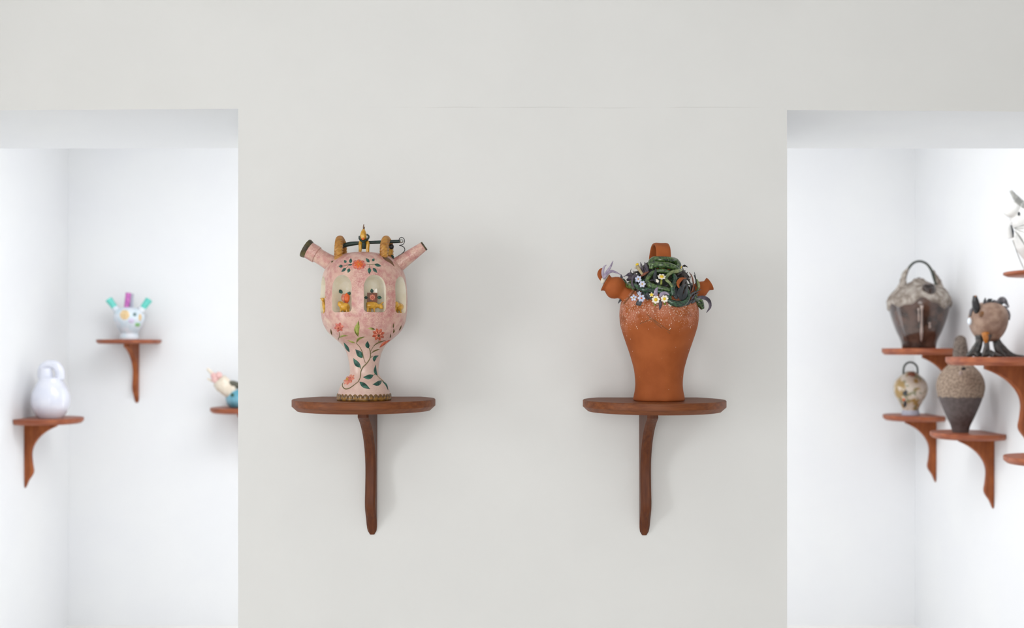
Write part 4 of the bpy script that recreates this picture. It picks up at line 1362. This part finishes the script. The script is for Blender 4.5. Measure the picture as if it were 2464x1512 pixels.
# --- white animal jug on the high shelf
k = Spot(2500, 3.86)
zb = ZR['u']
t = thing('animal_jug', 'white animal-shaped jug with grey ear and dark eye on the high shelf', 'jug', (k.X, k.Y, zb))
fx = remeshed(join(g_sweep([k.p(2503, 648), k.p(2502, 630), k.p(2500, 600), k.p(2498, 570), k.p(2496, 545)], [30 * k.u, 34 * k.u, 50 * k.u, 58 * k.u, 44 * k.u], n=24, m=24),
                   g_ball(k.p(2486, 522), 52 * k.u, 50 * k.u, 44 * k.u, 20, 14),
                   g_ball(k.p(2436, 504), 20 * k.u, 24 * k.u, 20 * k.u, 16, 10),
                   g_sweep([k.p(2503, 655), k.p(2503, 646)], 34 * k.u, n=24)), 0.004)
fx = ([Vector((v.x, v.y, max(v.z, zb))) for v in fx[0]], fx[1])
body = obj('animal_body', fx, M['animal_white'], t)
obj('ear', g_sweep([k.p(2462, 492, -0.03), k.p(2446, 478, -0.03), k.p(2432, 459, -0.03)], [9 * k.u, 9 * k.u, 2.5 * k.u], 4 * k.u, up=Vector((0.2, -1, 0.3)), n=12), M['animal_grey'], t)
obj('eye', g_ball(k.p(2452, 515, -0.064), 3.2 * k.u, 2.4 * k.u, 5 * k.u), M['slate'], t)
obj('forehead_patch', g_ball(k.p(2468, 494, -0.062), 12 * k.u, 5 * k.u, 9 * k.u), M['animal_grey'], t)
for y1, y2 in ((546, 540), (551, 551), (555, 562)):
    obj('whisker', g_sweep([k.p(2440, 549, -0.075), k.p(2454, (549 + y2) / 2, -0.085), k.p(2474, y2, -0.085)], 0.8 * k.u, n=6), M['animal_grey'], t)
fin = obj('side_fin', g_sweep([k.p(2430, 534, -0.02), k.p(2428, 552, -0.02), k.p(2431, 574, -0.02)], [6 * k.u, 10 * k.u, 7 * k.u], 4 * k.u, up=Vector((0.1, -1, 0)), n=10), M['animal_white'], t)
obj('fin_edge', g_sweep([k.p(2433, 542, -0.034), k.p(2437, 556, -0.032), k.p(2438, 572, -0.03)], [1.6 * k.u, 2.4 * k.u, 1.4 * k.u], n=8), M['slate'], fin)
obj('outline', g_sweep([k.p(2437, 578, -0.03), k.p(2446, 604, -0.03), k.p(2456, 630, -0.03), k.p(2466, 651, -0.03)], 1.1 * k.u, n=6), M['animal_grey'], t)
obj('outline', g_sweep([k.p(2442, 556, -0.055), k.p(2452, 568, -0.07), k.p(2466, 590, -0.075)], [1.5 * k.u, 2.2 * k.u, 1.2 * k.u], n=6), M['animal_grey'], t)

# --- white pot with turquoise spouts
k = Spot(311, 5.28)
zb = ZL1
t = thing('spouted_pot', 'small white pot with turquoise spouts, magenta tube and coloured spots', 'pot', (k.X, k.Y, zb))
q = k.lathe([(21, 817), (22, 812), (20, 804), (24, 795), (30, 782), (35, 768), (34, 756), (26, 745), (12, 740)], zb, 40)
obj('pot_body', g_lathe(q, 48, k.X, k.Y), M['pale_blue'], t)
WREV = Rev(k.X, k.Y, q[1:])
obj('foot', g_lathe([(0, zb), (21 * k.u, zb), (22 * k.u, zb + 5 * k.u), (19 * k.u, zb + 12 * k.u), (0, zb + 12 * k.u)], 40, k.X, k.Y), M['white_glaze'], t, sharp=40)
for a, b in (((285, 752), (262, 721)), ((336, 752), (359, 721))):
    sp = obj('spout', g_spout(k.p(*a), k.p(*b), [(0, -0.1), (11 * k.u, -0.1), (8 * k.u, 0.3), (7.5 * k.u, 0.4)], 24), M['white_glaze'], t)
    obj('spout_tip', g_spout(k.p(*a), k.p(*b), [(0, 0.3), (7.6 * k.u, 0.32), (7.6 * k.u, 0.65), (8.6 * k.u, 1.0), (5 * k.u, 1.0), (0, 0.8)], 24), M['turq'], sp, sharp=50)
obj('tube', g_sweep([k.p(303, 746, -0.01), k.p(307, 724, -0.01), k.p(309, 705, -0.01)], [5.5 * k.u, 6.2 * k.u, 6.5 * k.u], n=16), M['magenta'], t)
obj('tube', g_sweep([k.p(316, 742, 0.01), k.p(316, 722, 0.01), k.p(317, 707, 0.01)], 4.5 * k.u, n=14), M['greyl'], t)


def spot(x, y, rx, ry, m):
    obj('painted_spot', flower_g(WREV, x, y, 1.0, 6, 1.0, rx, ry, lift=0.0035), M[m], t)


spot(300, 758, 12.5, 13, 'apricot')
spot(324, 757, 5, 5, 'slategreen')
spot(337, 764, 4, 9, 'apricot')
spot(331, 782, 7, 5, 'grassgreen')
spot(316, 772, 8, 7, 'lavender')

# --- plain white jar with loop handle
k = Spot(122, 4.92)
zb = ZL2
t = thing('white_jar', 'plain glossy lavender-white jar with looped top handle', 'jar', (k.X, k.Y, zb))
q = k.lathe([(27, 1006), (33, 998), (40, 984), (43.5, 968), (43, 952), (38, 936), (32, 924), (28, 916), (27, 911), (20, 908)], zb, 50)
obj('jar_body', g_lathe(q, 64, k.X, k.Y), M['lav_white'], t)
obj('handle', g_sweep([k.p(104, 916), k.p(102, 900), k.p(106, 884), k.p(118, 878), k.p(134, 880), k.p(143, 892), k.p(144, 914)], 11 * k.u, 11 * k.u, up=Vector((0, 1, 0)), n=16, m=40), M['lav_white'], t)
obj('spout', g_spout(k.p(112, 916, -0.01), k.p(110, 886, -0.012), [(0, 0), (17 * k.u, 0), (15 * k.u, 0.6), (13 * k.u, 1), (9 * k.u, 1), (0, 0.8)], 24), M['lav_white'], t, sharp=50)

# --- blue bowl with clay blossom
k = Spot(582, 5.28)
zb = ZL3
t = thing('blue_bowl', 'blue bowl with a buff and pink clay blossom leaning out', 'bowl', (k.X, k.Y, zb))
q = k.lathe([(26, 981), (32, 976), (37, 966), (37, 954), (33, 944), (27, 938)], zb, 30)
obj('bowl_body', g_lathe(q, 48, k.X, k.Y), M['blue_bowl'], t)
RREV = Rev(k.X, k.Y, q[1:])
obj('painted_leaf', flower_g(RREV, 559, 951, 1, 5, 1.0, 5, 5, lift=0.004), M['leaf'], t)
fn = obj('blossom_funnel', g_spout(k.p(560, 950, -0.03), k.p(527, 916, -0.035), [(0, -0.2), (12 * k.u, -0.2), (17 * k.u, 0.3), (20 * k.u, 0.7), (18 * k.u, 1.0), (12 * k.u, 1.0), (0, 0.7)], 24), M['buff'], t)
for dx, dy_, r in ((518, 913, 9), (526, 905, 9), (514, 905, 7), (522, 918, 8)):
    obj('petal', g_ball(k.p(dx, dy_, -0.045), r * k.u, r * k.u, 1.1 * r * k.u), M['pinkclay'], fn)
obj('tendril', g_sweep([k.p(518, 908, -0.04), k.p(509, 898, -0.04), k.p(499, 887, -0.04)], [5 * k.u, 4.4 * k.u, 3.2 * k.u], n=10), M['buff'], fn)
obj('tendril', g_sweep([k.p(516, 918, -0.04), k.p(506, 915, -0.04), k.p(499, 912, -0.04)], [4 * k.u, 3 * k.u, 2 * k.u], n=10), M['buff'], fn)
obj('dark_band', g_sweep([k.p(538, 930, -0.03), k.p(548, 925, -0.04), k.p(560, 923, -0.04), k.p(572, 928, -0.035), k.p(590, 932, -0.03)], [4 * k.u, 6 * k.u, 7 * k.u, 8 * k.u, 6 * k.u], n=12), M['dkolive'], t)
obj('petal', g_sweep([k.p(540, 948, -0.045), k.p(552, 940, -0.055), k.p(566, 934, -0.055)], [8 * k.u, 10 * k.u, 6 * k.u], 4 * k.u, up=Vector((0, -1, 0)), n=12), M['buff'], t)
